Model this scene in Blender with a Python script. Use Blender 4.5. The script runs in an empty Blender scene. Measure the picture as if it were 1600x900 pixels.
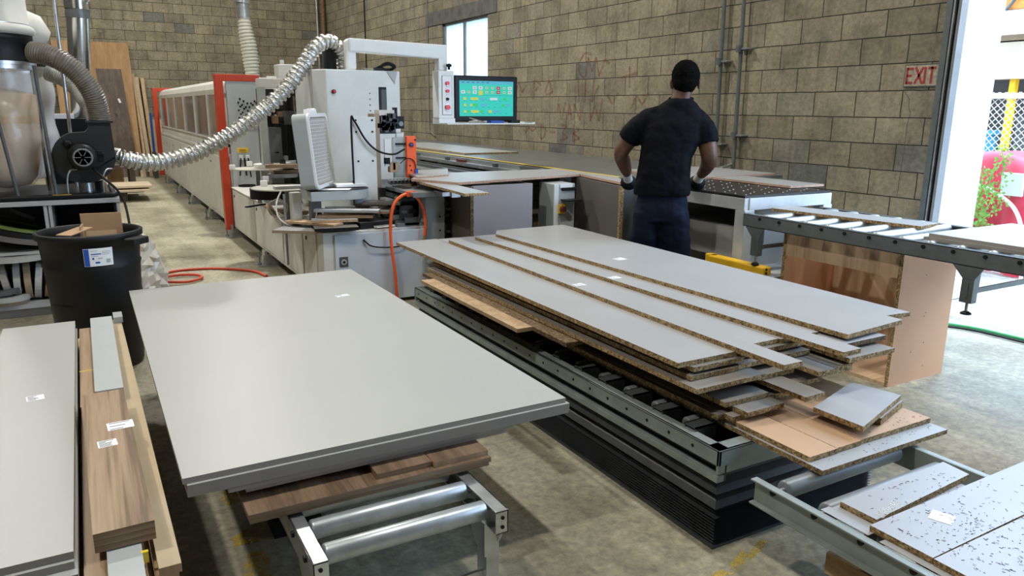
import bpy, bmesh, math, random
from mathutils import Vector, Matrix
random.seed(7)
C = bpy.context.scene.collection
R = math.radians
# ---------------------------------------------------------------- camera
cam_d = bpy.data.cameras.new('camera'); cam = bpy.data.objects.new('camera', cam_d); C.objects.link(cam)
cam_d.sensor_width = 36; cam_d.lens = 1175.24 / 1600 * 36; cam_d.clip_end = 200; cam_d.clip_start = .05
_a, _p, _r = -0.514356507, 0.234379110, -0.00787952585
def _rows():
    cp, sp, c, s = math.cos(_p), math.sin(_p), math.cos(_r), math.sin(_r)
    right, fwd, down = Vector((1, 0, 0)), Vector((0, cp, -sp)), Vector((0, -sp, -cp))
    W = Matrix(((math.cos(_a), -math.sin(_a), 0), (math.sin(_a), math.cos(_a), 0), (0, 0, 1)))
    return W @ (c*right + s*down), W @ (-s*right + c*down), W @ fwd
_x, _d, _f = _rows()
cam.matrix_world = Matrix(((_x.x, -_d.x, -_f.x, 0), (_x.y, -_d.y, -_f.y, 0), (_x.z, -_d.z, -_f.z, 1.5), (0, 0, 0, 1)))
bpy.context.scene.camera = cam
# ---------------------------------------------------------------- light
sc = bpy.context.scene
vs = sc.view_settings
vs.view_transform = 'Standard'; vs.look = 'None'; vs.gamma = 1; vs.use_curve_mapping = False
vs.exposure = -0.40
w = bpy.data.worlds.new('sky'); sc.world = w; w.use_nodes = True
nt = w.node_tree; bg = nt.nodes['Background']
bg.inputs[0].default_value = (.50, .71, 1.0, 1); bg.inputs[1].default_value = 13
sd = bpy.data.lights.new('sun', 'SUN'); sun = bpy.data.objects.new('sun', sd); C.objects.link(sun)
sd.energy = 4.5; sd.angle = R(.6); sd.color = (1, .95, .86)
sun.rotation_euler = (R(25), R(-22), 0)
def area(name, loc, size, power, color, rot=(0, 0, 0)):
    d = bpy.data.lights.new(name, 'AREA'); d.shape = 'DISK'; d.size = size; d.energy = power; d.color = color
    o = bpy.data.objects.new(name, d); C.objects.link(o); o.location = loc; o.rotation_euler = rot; return o
WARM = (1.0, .975, .90)
LZ = 6.6
for x, y, p in ((-2.5, 2.0, 300), (2.2, 2.0, 180), (4.7, 2.0, 130), (-2.0, 8.5, 280), (2.2, 8.5, 420), (-2.0, 15.0, 280), (2.2, 15.0, 330)):
    area('high_bay_lamp', (x, y, LZ), .30, p*.93, WARM)
# ---------------------------------------------------------------- materials
def ramp(nt, fac, stops):
    r = nt.nodes.new('ShaderNodeValToRGB')
    while len(r.color_ramp.elements) < len(stops): r.color_ramp.elements.new(.5)
    for e, (p, c) in zip(r.color_ramp.elements, stops):
        e.position = p; e.color = (*c, 1)
    nt.links.new(fac, r.inputs[0]); return r
def base(name, rough=.5, metal=0., **kw):
    m = bpy.data.materials.new(name); m.use_nodes = True
    b = m.node_tree.nodes['Principled BSDF']
    b.inputs['Roughness'].default_value = rough; b.inputs['Metallic'].default_value = metal
    for k, v in kw.items(): b.inputs[k.replace('_', ' ')].default_value = v
    return m, m.node_tree, b
def noise(nt, scale, detail=4, rough=.55, vec=None, sc3=None):
    tc = nt.nodes.new('ShaderNodeTexCoord'); n = nt.nodes.new('ShaderNodeTexNoise')
    n.inputs['Scale'].default_value = scale; n.inputs['Detail'].default_value = detail; n.inputs['Roughness'].default_value = rough
    src = vec if vec else tc.outputs['Object']
    if sc3:
        mp = nt.nodes.new('ShaderNodeMapping'); mp.inputs['Scale'].default_value = sc3
        nt.links.new(src, mp.inputs[0]); src = mp.outputs[0]
    nt.links.new(src, n.inputs['Vector']); return n
def bump(nt, b, h, strength=.3, dist=.01):
    bp = nt.nodes.new('ShaderNodeBump'); bp.inputs['Strength'].default_value = strength; bp.inputs['Distance'].default_value = dist
    nt.links.new(h, bp.inputs['Height']); nt.links.new(bp.outputs[0], b.inputs['Normal'])
def mat(name, col, rough=.5, metal=0., var=.08, scale=6, bmp=0, **kw):
    m, nt, b = base(name, rough, metal, **kw)
    if var:
        n = noise(nt, scale)
        lo = tuple(c*(1-var) for c in col); hi = tuple(min(1, c*(1+var)) for c in col)
        r = ramp(nt, n.outputs[0], [(.3, lo), (.7, hi)]); nt.links.new(r.outputs[0], b.inputs['Base Color'])
        if bmp: bump(nt, b, n.outputs[0], bmp)
    else: b.inputs['Base Color'].default_value = (*col, 1)
    return m
def emis(name, col, s):
    m, nt, b = base(name); b.inputs['Base Color'].default_value = (0, 0, 0, 1)
    b.inputs['Emission Color'].default_value = (*col, 1); b.inputs['Emission Strength'].default_value = s; return m
def grain(name, cols, sc3, rough=.5, dist=1.5, bmp=.05):
    m, nt, b = base(name, rough)
    n1 = noise(nt, 1.5, 3, sc3=sc3)
    n2 = noise(nt, 7, 6, sc3=sc3)
    mx = nt.nodes.new('ShaderNodeMath'); mx.operation = 'MULTIPLY_ADD'; mx.inputs[1].default_value = dist
    nt.links.new(n1.outputs[0], mx.inputs[0]); nt.links.new(n2.outputs[0], mx.inputs[2])
    fr = nt.nodes.new('ShaderNodeMath'); fr.operation = 'PINGPONG'; fr.inputs[1].default_value = .5
    nt.links.new(mx.outputs[0], fr.inputs[0])
    r = ramp(nt, fr.outputs[0], [(0, cols[0]), (.28, cols[1]), (.5, cols[2])]); nt.links.new(r.outputs[0], b.inputs['Base Color'])
    bump(nt, b, n2.outputs[0], bmp); return m

def cmu(name, plane):
    m, nt, b = base(name, .9)
    tc = nt.nodes.new('ShaderNodeTexCoord'); sp = nt.nodes.new('ShaderNodeSeparateXYZ'); nt.links.new(tc.outputs['Object'], sp.inputs[0])
    cb = nt.nodes.new('ShaderNodeCombineXYZ')
    nt.links.new(sp.outputs['Y' if plane == 'X' else 'X'], cb.inputs[0]); nt.links.new(sp.outputs['Z'], cb.inputs[1])
    mp = nt.nodes.new('ShaderNodeMapping'); mp.inputs['Location'].default_value = (.13, .143 if plane == 'X' else .13, 0)
    nt.links.new(cb.outputs[0], mp.inputs[0])
    # wobble the joints a little
    nw = noise(nt, 9, 2, vec=cb.outputs[0]); 
    mixv = nt.nodes.new('ShaderNodeMix'); mixv.data_type = 'VECTOR'; mixv.inputs[0].default_value = .008
    nt.links.new(mp.outputs[0], mixv.inputs[4]); 
    addv = nt.nodes.new('ShaderNodeVectorMath'); addv.operation = 'ADD'; nt.links.new(mp.outputs[0], addv.inputs[0]); nt.links.new(nw.outputs['Color'], addv.inputs[1])
    nt.links.new(addv.outputs[0], mixv.inputs[5])
    br = nt.nodes.new('ShaderNodeTexBrick'); nt.links.new(mixv.outputs[1], br.inputs['Vector'])
    br.offset = .5; br.inputs['Scale'].default_value = 1; br.inputs['Brick Width'].default_value = .4; br.inputs['Row Height'].default_value = .2
    br.inputs['Mortar Size'].default_value = .0052; br.inputs['Mortar Smooth'].default_value = .35; br.inputs['Bias'].default_value = 0
    br.inputs['Color1'].default_value = (0, 0, 0, 1); br.inputs['Color2'].default_value = (1, 1, 1, 1); br.inputs['Mortar'].default_value = (.5, .5, .5, 1)
    c = ramp(nt, br.outputs['Color'], [(0, (.215, .188, .128)), (.3, (.265, .232, .158)), (.85, (.30, .263, .18)), (.965, (.22, .21, .17)), (1, (.135, .138, .136))])
    n = noise(nt, 2.2, 8, .65, vec=cb.outputs[0]); n3 = noise(nt, 26, 5, .7, vec=cb.outputs[0])
    st = ramp(nt, n.outputs[0], [(.3, (.52, .52, .53)), (.5, (.92, .92, .92)), (.72, (1.22, 1.2, 1.16))])
    ng = ramp(nt, n3.outputs[0], [(.3, (.68, .68, .68)), (.7, (1.2, 1.2, 1.2))])
    # drip streaks
    n4 = noise(nt, 1.6, 5, .7, vec=cb.outputs[0], sc3=(5, .6, 1)); dr = ramp(nt, n4.outputs[0], [(.5, (1, 1, 1)), (.68, (.66, .66, .65))])
    def mul(a, bb, f=1):
        x = nt.nodes.new('ShaderNodeMix'); x.data_type = 'RGBA'; x.blend_type = 'MULTIPLY'; x.inputs[0].default_value = f
        nt.links.new(a, x.inputs[6]); nt.links.new(bb, x.inputs[7]); return x.outputs[2]
    col = mul(mul(mul(c.outputs[0], st.outputs[0]), ng.outputs[0]), dr.outputs[0], .8)
    mm = nt.nodes.new('ShaderNodeMix'); mm.data_type = 'RGBA'; nt.links.new(br.outputs['Fac'], mm.inputs[0]); nt.links.new(col, mm.inputs[6])
    mm.inputs[7].default_value = (.026, .023, .018, 1)
    nt.links.new(mm.outputs[2], b.inputs['Base Color'])
    iv = nt.nodes.new('ShaderNodeMath'); iv.operation = 'MULTIPLY_ADD'; iv.inputs[1].default_value = -1.2
    nt.links.new(br.outputs['Fac'], iv.inputs[0]); nt.links.new(n3.outputs[0], iv.inputs[2])
    bump(nt, b, iv.outputs[0], .5, .006)
    return m
def concrete(name, cols, rough=.62):
    m, nt, b = base(name, rough)
    n = noise(nt, .9, 9, .68); n2 = noise(nt, 26, 10, .78); n3 = noise(nt, 1.7, 4, .6, sc3=(3, .35, 1))
    r = ramp(nt, n.outputs[0], [(.3, cols[0]), (.5, cols[1]), (.68, cols[2])])
    r2 = ramp(nt, n2.outputs[0], [(.33, (.55, .54, .52)), (.5, (.95, .95, .93)), (.60, (1.2, 1.18, 1.08)), (.70, (1.8, 1.7, 1.4))])
    r3 = ramp(nt, n3.outputs[0], [(.35, (.8, .79, .77)), (.65, (1.1, 1.1, 1.08))])
    x = nt.nodes.new('ShaderNodeMix'); x.data_type = 'RGBA'; x.blend_type = 'MULTIPLY'; x.inputs[0].default_value = 1
    nt.links.new(r.outputs[0], x.inputs[6]); nt.links.new(r2.outputs[0], x.inputs[7])
    y = nt.nodes.new('ShaderNodeMix'); y.data_type = 'RGBA'; y.blend_type = 'MULTIPLY'; y.inputs[0].default_value = 1
    nt.links.new(x.outputs[2], y.inputs[6]); nt.links.new(r3.outputs[0], y.inputs[7])
    nt.links.new(y.outputs[2], b.inputs['Base Color']); bump(nt, b, n2.outputs[0], .25, .004)
    rr = nt.nodes.new('ShaderNodeMapRange'); rr.inputs[3].default_value = rough-.25; rr.inputs[4].default_value = rough+.1
    nt.links.new(n.outputs[0], rr.inputs[0]); nt.links.new(rr.outputs[0], b.inputs['Roughness'])
    return m
def chipboard(name, a, bcol, c, scale=150):
    m, nt, b = base(name, .85)
    tc = nt.nodes.new('ShaderNodeTexCoord'); v = nt.nodes.new('ShaderNodeTexVoronoi'); v.inputs['Scale'].default_value = scale
    nt.links.new(tc.outputs['Object'], v.inputs['Vector'])
    sp = nt.nodes.new('ShaderNodeSeparateColor'); nt.links.new(v.outputs['Color'], sp.inputs[0])
    n = noise(nt, 30, 5, .7)
    r = ramp(nt, sp.outputs[0], [(0, a), (.45, bcol), (1, c)])
    r2 = ramp(nt, n.outputs[0], [(.3, (.6, .6, .6)), (.7, (1.2, 1.2, 1.2))])
    x = nt.nodes.new('ShaderNodeMix'); x.data_type = 'RGBA'; x.blend_type = 'MULTIPLY'; x.inputs[0].default_value = 1
    nt.links.new(r.outputs[0], x.inputs[6]); nt.links.new(r2.outputs[0], x.inputs[7]); nt.links.new(x.outputs[2], b.inputs['Base Color'])
    bump(nt, b, sp.outputs[1], .6, .002)
    return m
M = dict(
    cmuX=cmu('block_wall_side', 'X'), cmuY=cmu('block_wall_back', 'Y'),
    floor=concrete('stained_concrete', [(.19, .175, .128), (.35, .325, .245), (.52, .49, .385)]),
    yard=concrete('yard_concrete', [(.42, .41, .38), (.55, .54, .5), (.68, .66, .62)], .9),
    plaster=mat('dull_plaster', (.10, .095, .085), .9), ceil=mat('roof_sheet', (.12, .115, .11), .8),
    mela=mat('greige_melamine', (.395, .395, .372), .38, var=.02, scale=2, Specular_IOR_Level=.45),
    melaedge=mat('greige_edge_band', (.33, .305, .27), .45, var=.03),
    mela2=mat('white_melamine', (.365, .37, .378), .36, var=.04, scale=3),
    melar=mat('dusty_white_melamine', (.375, .375, .372), .34, var=.05, scale=2.5),
    chip=chipboard('chipboard_edge', (.14, .085, .032), (.36, .235, .10), (.60, .44, .22)),
    chipd=chipboard('dark_chipboard_edge', (.05, .032, .014), (.14, .088, .038), (.26, .175, .085)),
    walnut=grain('walnut_veneer', [(.125, .075, .036), (.27, .175, .10), (.36, .245, .15)], (13, .32, 13), .45, 2.6),
    walnutx=grain('walnut_veneer_crosswise', [(.10, .06, .035), (.17, .105, .06), (.235, .15, .09)], (16, 1, 16), .5),
    walnutd=grain('dark_walnut_sheet', [(.055, .036, .025), (.085, .057, .04), (.12, .08, .056)], (10, 10, .6), .5),
    walnute=grain('walnut_edge', [(.19, .12, .065), (.28, .185, .11), (.38, .26, .16)], (1, 1, 60), .5),
    ply=grain('plywood', [(.34, .22, .12), (.43, .29, .16), (.50, .35, .21)], (8, 8, .5), .6),
    mdf=mat('raw_board', (.44, .345, .22), .8, var=.06), tan=mat('tan_edge_tape', (.33, .245, .165), .5, var=.06),
    peach=mat('peach_protective_film', (.60, .315, .165), .55, var=.05, scale=3),
    peachin=grain('peach_film_inside', [(.42, .28, .17), (.62, .43, .28), (.66, .47, .31)], (.3, 5, .3), .45),
    galv=mat('galvanised_steel', (.55, .57, .58), .32, .85, var=.18, scale=14),
    galvr=mat('roller_steel', (.46, .50, .51), .36, .65, var=.12, scale=20),
    rail=mat('blue_grey_painted_steel', (.135, .152, .152), .42, .35, var=.12, scale=12),
    railg=mat('green_grey_painted_steel', (.30, .34, .32), .45, .2, var=.16, scale=10),
    white=mat('white_powder_coat', (.76, .78, .77), .4, var=.04), grey=mat('grey_powder_coat', (.40, .43, .43), .45, var=.06),
    greyd=mat('dark_grey_paint', (.075, .08, .085), .45, var=.1), greym=mat('mid_grey_steel', (.22, .235, .24), .42, .3, var=.1),
    mwhite=mat('worn_machine_white', (.65, .64, .60), .45, var=.10, scale=5),
    bluew=mat('pale_blue_white_paint', (.55, .60, .66), .35, var=.06),
    black=mat('black_plastic', (.009, .009, .010), .45, var=.2, Specular_IOR_Level=.25), blackm=mat('black_bellows', (.036, .038, .040), .42, var=.35, scale=9),
    rubber=mat('black_rubber', (.0075, .008, .009), .55, var=.3, scale=5, Specular_IOR_Level=.35), orange=mat('orange_paint', (.50, .052, .018), .4, var=.06),
    orange2=mat('bright_orange_paint', (.95, .13, .025), .4, var=.03), hose=mat('orange_hose_rubber', (.90, .14, .03), .45, var=.05),
    redhose=mat('red_hose_rubber', (.62, .07, .03), .5, var=.08), yellow=mat('yellow_plastic', (.85, .50, .02), .45, var=.06),
    tapey=mat('yellow_tape', (.85, .62, .05), .5, var=.04), red=mat('red_plastic', (.75, .02, .02), .35, var=0),
    card=mat('brown_cardboard', (.42, .27, .15), .8, var=.07), label=mat('white_paper_label', (.85, .86, .87), .6, var=0),
    ink=mat('label_print', (.06, .06, .07), .7, var=0), blueink=mat('blue_print', (.02, .09, .42), .6, var=0),
    brass=mat('brass_fitting', (.55, .38, .14), .35, .8), grn=mat('lime_edge_tape', (.14, .20, .05), .5, var=.1),
    darkbox=mat('dark_board_face', (.135, .122, .115), .38, var=.05), pur=mat('grey_violet_board_face', (.36, .35, .38), .35, var=.05),
    wood=grain('rough_timber', [(.30, .18, .08), (.42, .27, .13), (.52, .36, .2)], (6, .8, 6), .8, bmp=.2),
    skin=mat('brown_skin', (.105, .045, .025), .5, var=.12, scale=8), hair=mat('black_hair', (.004, .004, .004), .95, Specular_IOR_Level=.04, var=.3, scale=60, bmp=.8),
    shirt=mat('black_athletic_shirt', (.0045, .005, .0075), .7, var=.15, scale=4, Specular_IOR_Level=.06), shorts=mat('navy_shorts', (.008, .011, .024), .75, var=.15, scale=5, Specular_IOR_Level=.1),
    glove=mat('black_glove_rubber', (.006, .0065, .007), .6, var=.2, Specular_IOR_Level=.15), cuff=mat('white_knit_cuff', (.55, .55, .53), .85, var=.1, scale=60),
    steelblk=mat('blackened_steel', (.035, .035, .036), .35, .5, var=.2), tabg=mat('grey_table_surface', (.17, .18, .175), .33, .3, var=.14, scale=4),
    cloth=mat('white_filter_cloth', (.66, .65, .61), .9, var=.05), sheet=mat('loose_grey_panel', (.33, .33, .32), .4, var=.04),
    paperw=mat('white_paper', (.8, .82, .85), .7, var=0), rust=mat('rusty_edge', (.2, .11, .06), .8, var=.3, scale=20),
    redcloth=mat('red_tarpaulin', (.62, .04, .07), .45, var=.2, scale=3, bmp=.4), leaf=mat('green_leaf', (.22, .42, .07), .6, var=.3, scale=12),
    outw=mat('white_exterior_paint', (.88, .88, .86), .7, var=.03), outb=mat('beige_exterior_wall', (.60, .50, .38), .8, var=.1, scale=1.5),
    outo=mat('orange_roof_sheet', (.80, .30, .06), .6, var=.2, scale=3), blue=mat('blue_container_plastic', (.05, .26, .42), .5, var=.1),
    chip_dark=mat('dark_shaving', (.05, .045, .05), .8, var=0), fence=mat('fence_wire', (.62, .62, .60), .4, .5, var=0),
)
def foil():
    m, nt, b = base('crinkled_aluminium_foil', .26, .9); b.inputs['Base Color'].default_value = (.62, .62, .59, 1)
    n = noise(nt, 70, 4, .7); bump(nt, b, n.outputs[0], .6, .006); return m
M['foil'] = foil()
def clearpl(name, col, rough, alpha):
    m, nt, b = base(name, rough); b.inputs['Base Color'].default_value = (*col, 1); b.inputs['Alpha'].default_value = alpha
    b.inputs['Specular IOR Level'].default_value = .8; return m
M['clear'] = clearpl('clear_bag_plastic', (.75, .74, .70), .12, .24)
M['dust'] = mat('sawdust', (.50, .385, .26), .9, var=.1, scale=5)
M['dustbag'] = mat('sawdust_behind_plastic', (.46, .34, .22), .25, var=.12, scale=4, bmp=.3)
M['clearhose'] = mat('translucent_ribbed_hose', (.47, .46, .40), .35, var=.1)
M['greyhose'] = mat('grey_brown_ribbed_hose', (.20, .18, .15), .38, var=.2, scale=15)
M['curtain'] = grain('smoky_plastic_window', [(.05, .042, .045), (.10, .085, .09), (.20, .175, .18)], (6, 2.2, 1.4), .12, 2.2)
M['frost'] = None
def frost():
    m = bpy.data.materials.new('frosted_glass'); m.use_nodes = True; nt = m.node_tree
    o = nt.nodes['Material Output']; nt.nodes.remove(nt.nodes['Principled BSDF'])
    t = nt.nodes.new('ShaderNodeBsdfTranslucent'); d = nt.nodes.new('ShaderNodeBsdfGlossy'); mx = nt.nodes.new('ShaderNodeMixShader')
    n = noise(nt, 1.5, 4, .6, sc3=(1, 14, .4)); r = ramp(nt, n.outputs[0], [(.3, (.62, .72, .74)), (.7, (.85, .93, .94))])
    nt.links.new(r.outputs[0], t.inputs[0]); d.inputs['Roughness'].default_value = .25; mx.inputs[0].default_value = .08
    nt.links.new(t.outputs[0], mx.inputs[1]); nt.links.new(d.outputs[0], mx.inputs[2]); nt.links.new(mx.outputs[0], o.inputs[0]); return m
M['frost'] = frost()

# ---------------------------------------------------------------- mesh helpers
class MB:
    def __init__(s): s.v = []; s.f = []; s.m = []; s.mats = []; s.sm = []
    def mi(s, k):
        if k not in s.mats: s.mats.append(k)
        return s.mats.index(k)
    def add(s, vs, fs, mk, smooth=False):
        o = len(s.v); s.v += [Vector(v) for v in vs]
        ks = mk if isinstance(mk, (list, tuple)) else [mk]*len(fs)
        for f, k in zip(fs, ks): s.f.append([i+o for i in f]); s.m.append(s.mi(k)); s.sm.append(smooth)
        return s
    def box(s, x0, x1, y0, y1, z0, z1, m='white', side=None, rot=0, tilt=None, piv=None):
        if x0 > x1: x0, x1 = x1, x0
        if y0 > y1: y0, y1 = y1, y0
        vs = [Vector(p) for p in ((x0,y0,z0),(x1,y0,z0),(x1,y1,z0),(x0,y1,z0),(x0,y0,z1),(x1,y0,z1),(x1,y1,z1),(x0,y1,z1))]
        fs = [(3,2,1,0),(4,5,6,7),(0,1,5,4),(1,2,6,5),(2,3,7,6),(3,0,4,7)]
        sd = side or m; c = Vector(piv) if piv else Vector(((x0+x1)/2, (y0+y1)/2, (z0+z1)/2))
        if rot or tilt:
            mt = Matrix.Rotation(R(rot), 3, 'Z')
            if tilt: mt = mt @ Matrix.Rotation(R(tilt[1]), 3, tilt[0])
            vs = [mt @ (v-c)+c for v in vs]
        return s.add(vs, fs, [m, m, sd, sd, sd, sd])
    def poly(s, pts, z0, z1, m, side=None):
        n = len(pts); vs = [(x, y, z0) for x, y in pts]+[(x, y, z1) for x, y in pts]
        fs = [tuple(range(n-1, -1, -1)), tuple(range(n, 2*n))]+[(i, (i+1) % n, n+(i+1) % n, n+i) for i in range(n)]
        return s.add(vs, fs, [m, m]+[side or m]*n)
    def prism(s, pts, o, u, v, wv, d0, d1, m, side=None):
        o, u, v, wv = Vector(o), Vector(u), Vector(v), Vector(wv); n = len(pts)
        vs = [o+u*a+v*b+wv*d0 for a, b in pts]+[o+u*a+v*b+wv*d1 for a, b in pts]
        fs = [tuple(range(n-1, -1, -1)), tuple(range(n, 2*n))]+[(i, (i+1) % n, n+(i+1) % n, n+i) for i in range(n)]
        return s.add(vs, fs, [m, m]+[side or m]*n)
    def sweep(s, path, rad, m, seg=12, cap=True, ell=1.0, smooth=True):
        P = [Vector(p) for p in path]; n = len(P)
        rf = rad if callable(rad) else (lambda i: rad[i] if isinstance(rad, (list, tuple)) else rad)
        t0 = (P[1]-P[0]).normalized(); up = Vector((0, 0, 1)) if abs(t0.z) < .9 else Vector((1, 0, 0))
        nrm = (up-t0*up.dot(t0)).normalized(); vs = []; fs = []
        for i in range(n):
            t = (P[min(i+1, n-1)]-P[max(i-1, 0)]).normalized(); nrm = (nrm-t*nrm.dot(t)).normalized(); bi = t.cross(nrm)
            for k in range(seg):
                a = 2*math.pi*k/seg; r = rf(i)
                if isinstance(r, tuple): vs.append(P[i]+nrm*math.cos(a)*r[0]+bi*math.sin(a)*r[1])
                else: vs.append(P[i]+nrm*math.cos(a)*r+bi*math.sin(a)*r*ell)
        for i in range(n-1):
            for k in range(seg):
                a = i*seg+k; b = i*seg+(k+1) % seg; fs.append((a, b, b+seg, a+seg))
        s.add(vs, fs, m, smooth)
        if cap:
            s.add(vs[:seg], [tuple(range(seg-1, -1, -1))], m); s.add(vs[-seg:], [tuple(range(seg))], m)
        return s
    def cyl(s, p0, p1, r, m, seg=16, r1=None, smooth=True):
        return s.sweep([p0, p1], [r, r if r1 is None else r1], m, seg, smooth=smooth)
    def lathe(s, prof, c, m, seg=32, axis='Z', smooth=True, sx=1, sy=1):
        vs = []; fs = []; n = len(prof); c = Vector(c)
        for r, z in prof:
            for k in range(seg):
                a = 2*math.pi*k/seg; x, y = r*math.cos(a)*sx, r*math.sin(a)*sy
                vs.append(c+(Vector((x, y, z)) if axis == 'Z' else Vector((x, z, y)) if axis == 'Y' else Vector((z, x, y))))
        for i in range(n-1):
            for k in range(seg):
                a = i*seg+k; b = i*seg+(k+1) % seg; fs.append((a, b, b+seg, a+seg))
        s.add(vs, fs, m, smooth)
        s.add(vs[:seg], [tuple(range(seg))], m); s.add(vs[-seg:], [tuple(range(seg))], m); return s
    def build(s, name, parent=None, label=None, cat=None, group=None, kind=None, bevel=0, origin=None, mods=None):
        me = bpy.data.meshes.new(name)
        off = parent.matrix_world.translation if parent and parent.type == 'EMPTY' else None
        if parent and off is None: off = Vector(parent['_o'])
        if parent is None:
            if origin is None and kind != 'structure':
                xs = [v.x for v in s.v]; ys = [v.y for v in s.v]; zs = [v.z for v in s.v]
                off = Vector(((min(xs)+max(xs))/2, (min(ys)+max(ys))/2, min(zs)))
            else: off = Vector(origin or (0, 0, 0))
        me.from_pydata([v-off for v in s.v], [], s.f)
        for k in s.mats: me.materials.append(M[k])
        me.polygons.foreach_set('material_index', s.m); me.polygons.foreach_set('use_smooth', s.sm)
        bm = bmesh.new(); bm.from_mesh(me); bmesh.ops.recalc_face_normals(bm, faces=bm.faces); bm.to_mesh(me); bm.free()
        o = bpy.data.objects.new(name, me); C.objects.link(o)
        if parent: o.parent = parent
        else: o.location = off
        SRC[o.name] = tuple(off)
        if bevel:
            b = o.modifiers.new('bevel', 'BEVEL'); b.width = bevel; b.segments = 2; b.limit_method = 'ANGLE'; b.angle_limit = R(40)
        if label: o['label'] = label
        if cat: o['category'] = cat
        if group: o['group'] = group
        if kind: o['kind'] = kind
        return o
SRC = {}
def sub(mb, name, parent, label=None, bevel=0, kind=None):
    """a part of a mesh part: shares its parent's offset"""
    off = Vector(SRC[parent.name])
    o = mb.build(name, None, label, bevel=bevel, origin=off, kind=kind); o.location = (0, 0, 0); o.parent = parent
    SRC[o.name] = tuple(off); return o
def thing(name, label, cat, loc, group=None):
    o = bpy.data.objects.new(name, None); o.empty_display_size = .1; C.objects.link(o); o.location = loc
    o['label'] = label; o['category'] = cat
    if group: o['group'] = group
    o.matrix_world = Matrix.Translation(loc); return o
def struct(name, mb, parent=None): return mb.build(name, parent, kind='structure')
def smooth_path(pts, n=12):
    P = [Vector(p) for p in pts]; P = [P[0]*2-P[1]]+P+[P[-1]*2-P[-2]]; out = []
    for i in range(1, len(P)-2):
        for k in range(n):
            t = k/n; a, b, c, d = P[i-1], P[i], P[i+1], P[i+2]
            out.append(.5*((2*b)+(c-a)*t+(2*a-5*b+4*c-d)*t*t+(3*b-a-3*c+d)*t**3))
    out.append(P[-2]); return out
def resample(path, step):
    out = [path[0]]; acc = 0
    for i in range(1, len(path)):
        a, b = path[i-1], path[i]; L = (b-a).length
        while acc+L >= step:
            t = (step-acc)/L; a = a.lerp(b, t); out.append(a.copy()); L = (b-a).length; acc = 0
        acc += L
    return out
def board(name, label, cat, x0, x1, y0, y1, ztop, t=.018, top='melar', edge='chip', rot=0, group=None, tilt=None):
    b = MB(); b.box(x0, x1, y0, y1, ztop-t, ztop, top, side=edge, rot=rot, tilt=tilt)
    return b.build(name, None, label, cat, group)
def sticker(parent, cx, cy, z, sx=.055, sy=.035, rot=0, n=4, big=False, name='paper_label'):
    b = MB(); b.box(cx-sx/2, cx+sx/2, cy-sy/2, cy+sy/2, z+.0003, z+.0009, 'label', rot=rot)
    c0 = (cx, cy, z)
    for i in range(n):
        yy = cy-sy*.38+sy*.76*i/max(1, n-1); x0 = cx-sx*.42; x1 = cx+sx*random.uniform(-.1, .4)
        b.box(x0, x1, yy-sy*.035, yy+sy*.035, z+.0009, z+.0011, 'ink', rot=rot, piv=c0)
    return sub(b, name, parent, 'white printed paper label')
M['signbase'] = mat('faded_sign_paint', (.36, .30, .225), .8, var=.3, scale=40)
M['signred'] = mat('dark_red_sign_paint', (.30, .035, .03), .8, var=.25, scale=40)
def _graf():
    m, nt, b = base('faded_spray_paint', .9); b.inputs['Base Color'].default_value = (.27, .11, .065, 1)
    n = noise(nt, 14, 5, .7); r = ramp(nt, n.outputs[0], [(.35, (.03, .03, .03)), (.7, (.34, .34, .34))]); nt.links.new(r.outputs[0], b.inputs['Alpha']); return m
M['graf'] = _graf()
def _paint():
    m, nt, b = base('worn_yellow_floor_paint', .8); b.inputs['Base Color'].default_value = (.62, .45, .07, 1)
    n = noise(nt, 22, 6, .75); r = ramp(nt, n.outputs[0], [(.43, (0, 0, 0)), (.60, (.6, .6, .6))]); nt.links.new(r.outputs[0], b.inputs['Alpha']); return m
M['paint'] = _paint()
M['greenhose'] = mat('green_hose', (.05, .35, .12), .5)
M['redpan'] = mat('dark_red_panel', (.10, .018, .014), .5)
M['sheet2'] = mat('light_grey_melamine', (.42, .44, .43), .4, var=.03)
M['grey2'] = mat('pale_grey_powder_coat', (.70, .725, .715), .42, var=.05)
M['mwhite2'] = mat('scuffed_white_steel', (.56, .58, .58), .4, .1, var=.1, scale=9)
M['peachedge'] = mat('pinkish_raw_edge', (.50, .33, .24), .8, var=.2, scale=60)
M['scr'] = emis('cyan_screen', (.03, .75, .62), 1.0); M['scrb'] = emis('blue_screen', (.10, .55, .75), 1.0); M['scrd'] = emis('dark_screen', (.02, .16, .17), 1)
M['scrw'] = emis('white_screen', (.72, .85, .85), 1); M['scrg'] = emis('green_screen', (.05, .70, .12), 1); M['scrr'] = emis('red_screen', (.55, .03, .05), 1); M['scry'] = emis('yellow_screen', (.70, .75, .05), 1)
M['dustgr'] = mat('dusty_grille_back', (.40, .31, .22), .8, var=.2, scale=8)
M['cloudy'] = clearpl('cloudy_bag_plastic', (.70, .72, .76), .25, .8)
M['bcase'] = mat('black_painted_casing', (.022, .024, .026), .38, var=.1)
M['duct'] = mat('shiny_duct_steel', (.62, .63, .62), .22, .95, var=.2, scale=5)
M['plyo'] = grain('orange_plywood', [(.30, .17, .075), (.37, .22, .10), (.42, .26, .13)], (3, 3, .4), .7)
M['ply2'] = mat('pale_raw_board', (.52, .43, .31), .7, var=.08)
M['mela_shade'] = mat('shade_toned_board_face', (.22, .20, .175), .5, var=.08, scale=3)  # white melamine darkened: shade between the pile layers put into the colour
M['bagp'] = clearpl('crumpled_plastic_wrap', (.62, .58, .50), .3, .75)
M['lintel'] = mat('grey_concrete_lintel', (.115, .112, .10), .9, var=.3, scale=6)
M['peach2'] = mat('tan_peach_protective_film', (.50, .315, .185), .5, var=.05)
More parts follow.
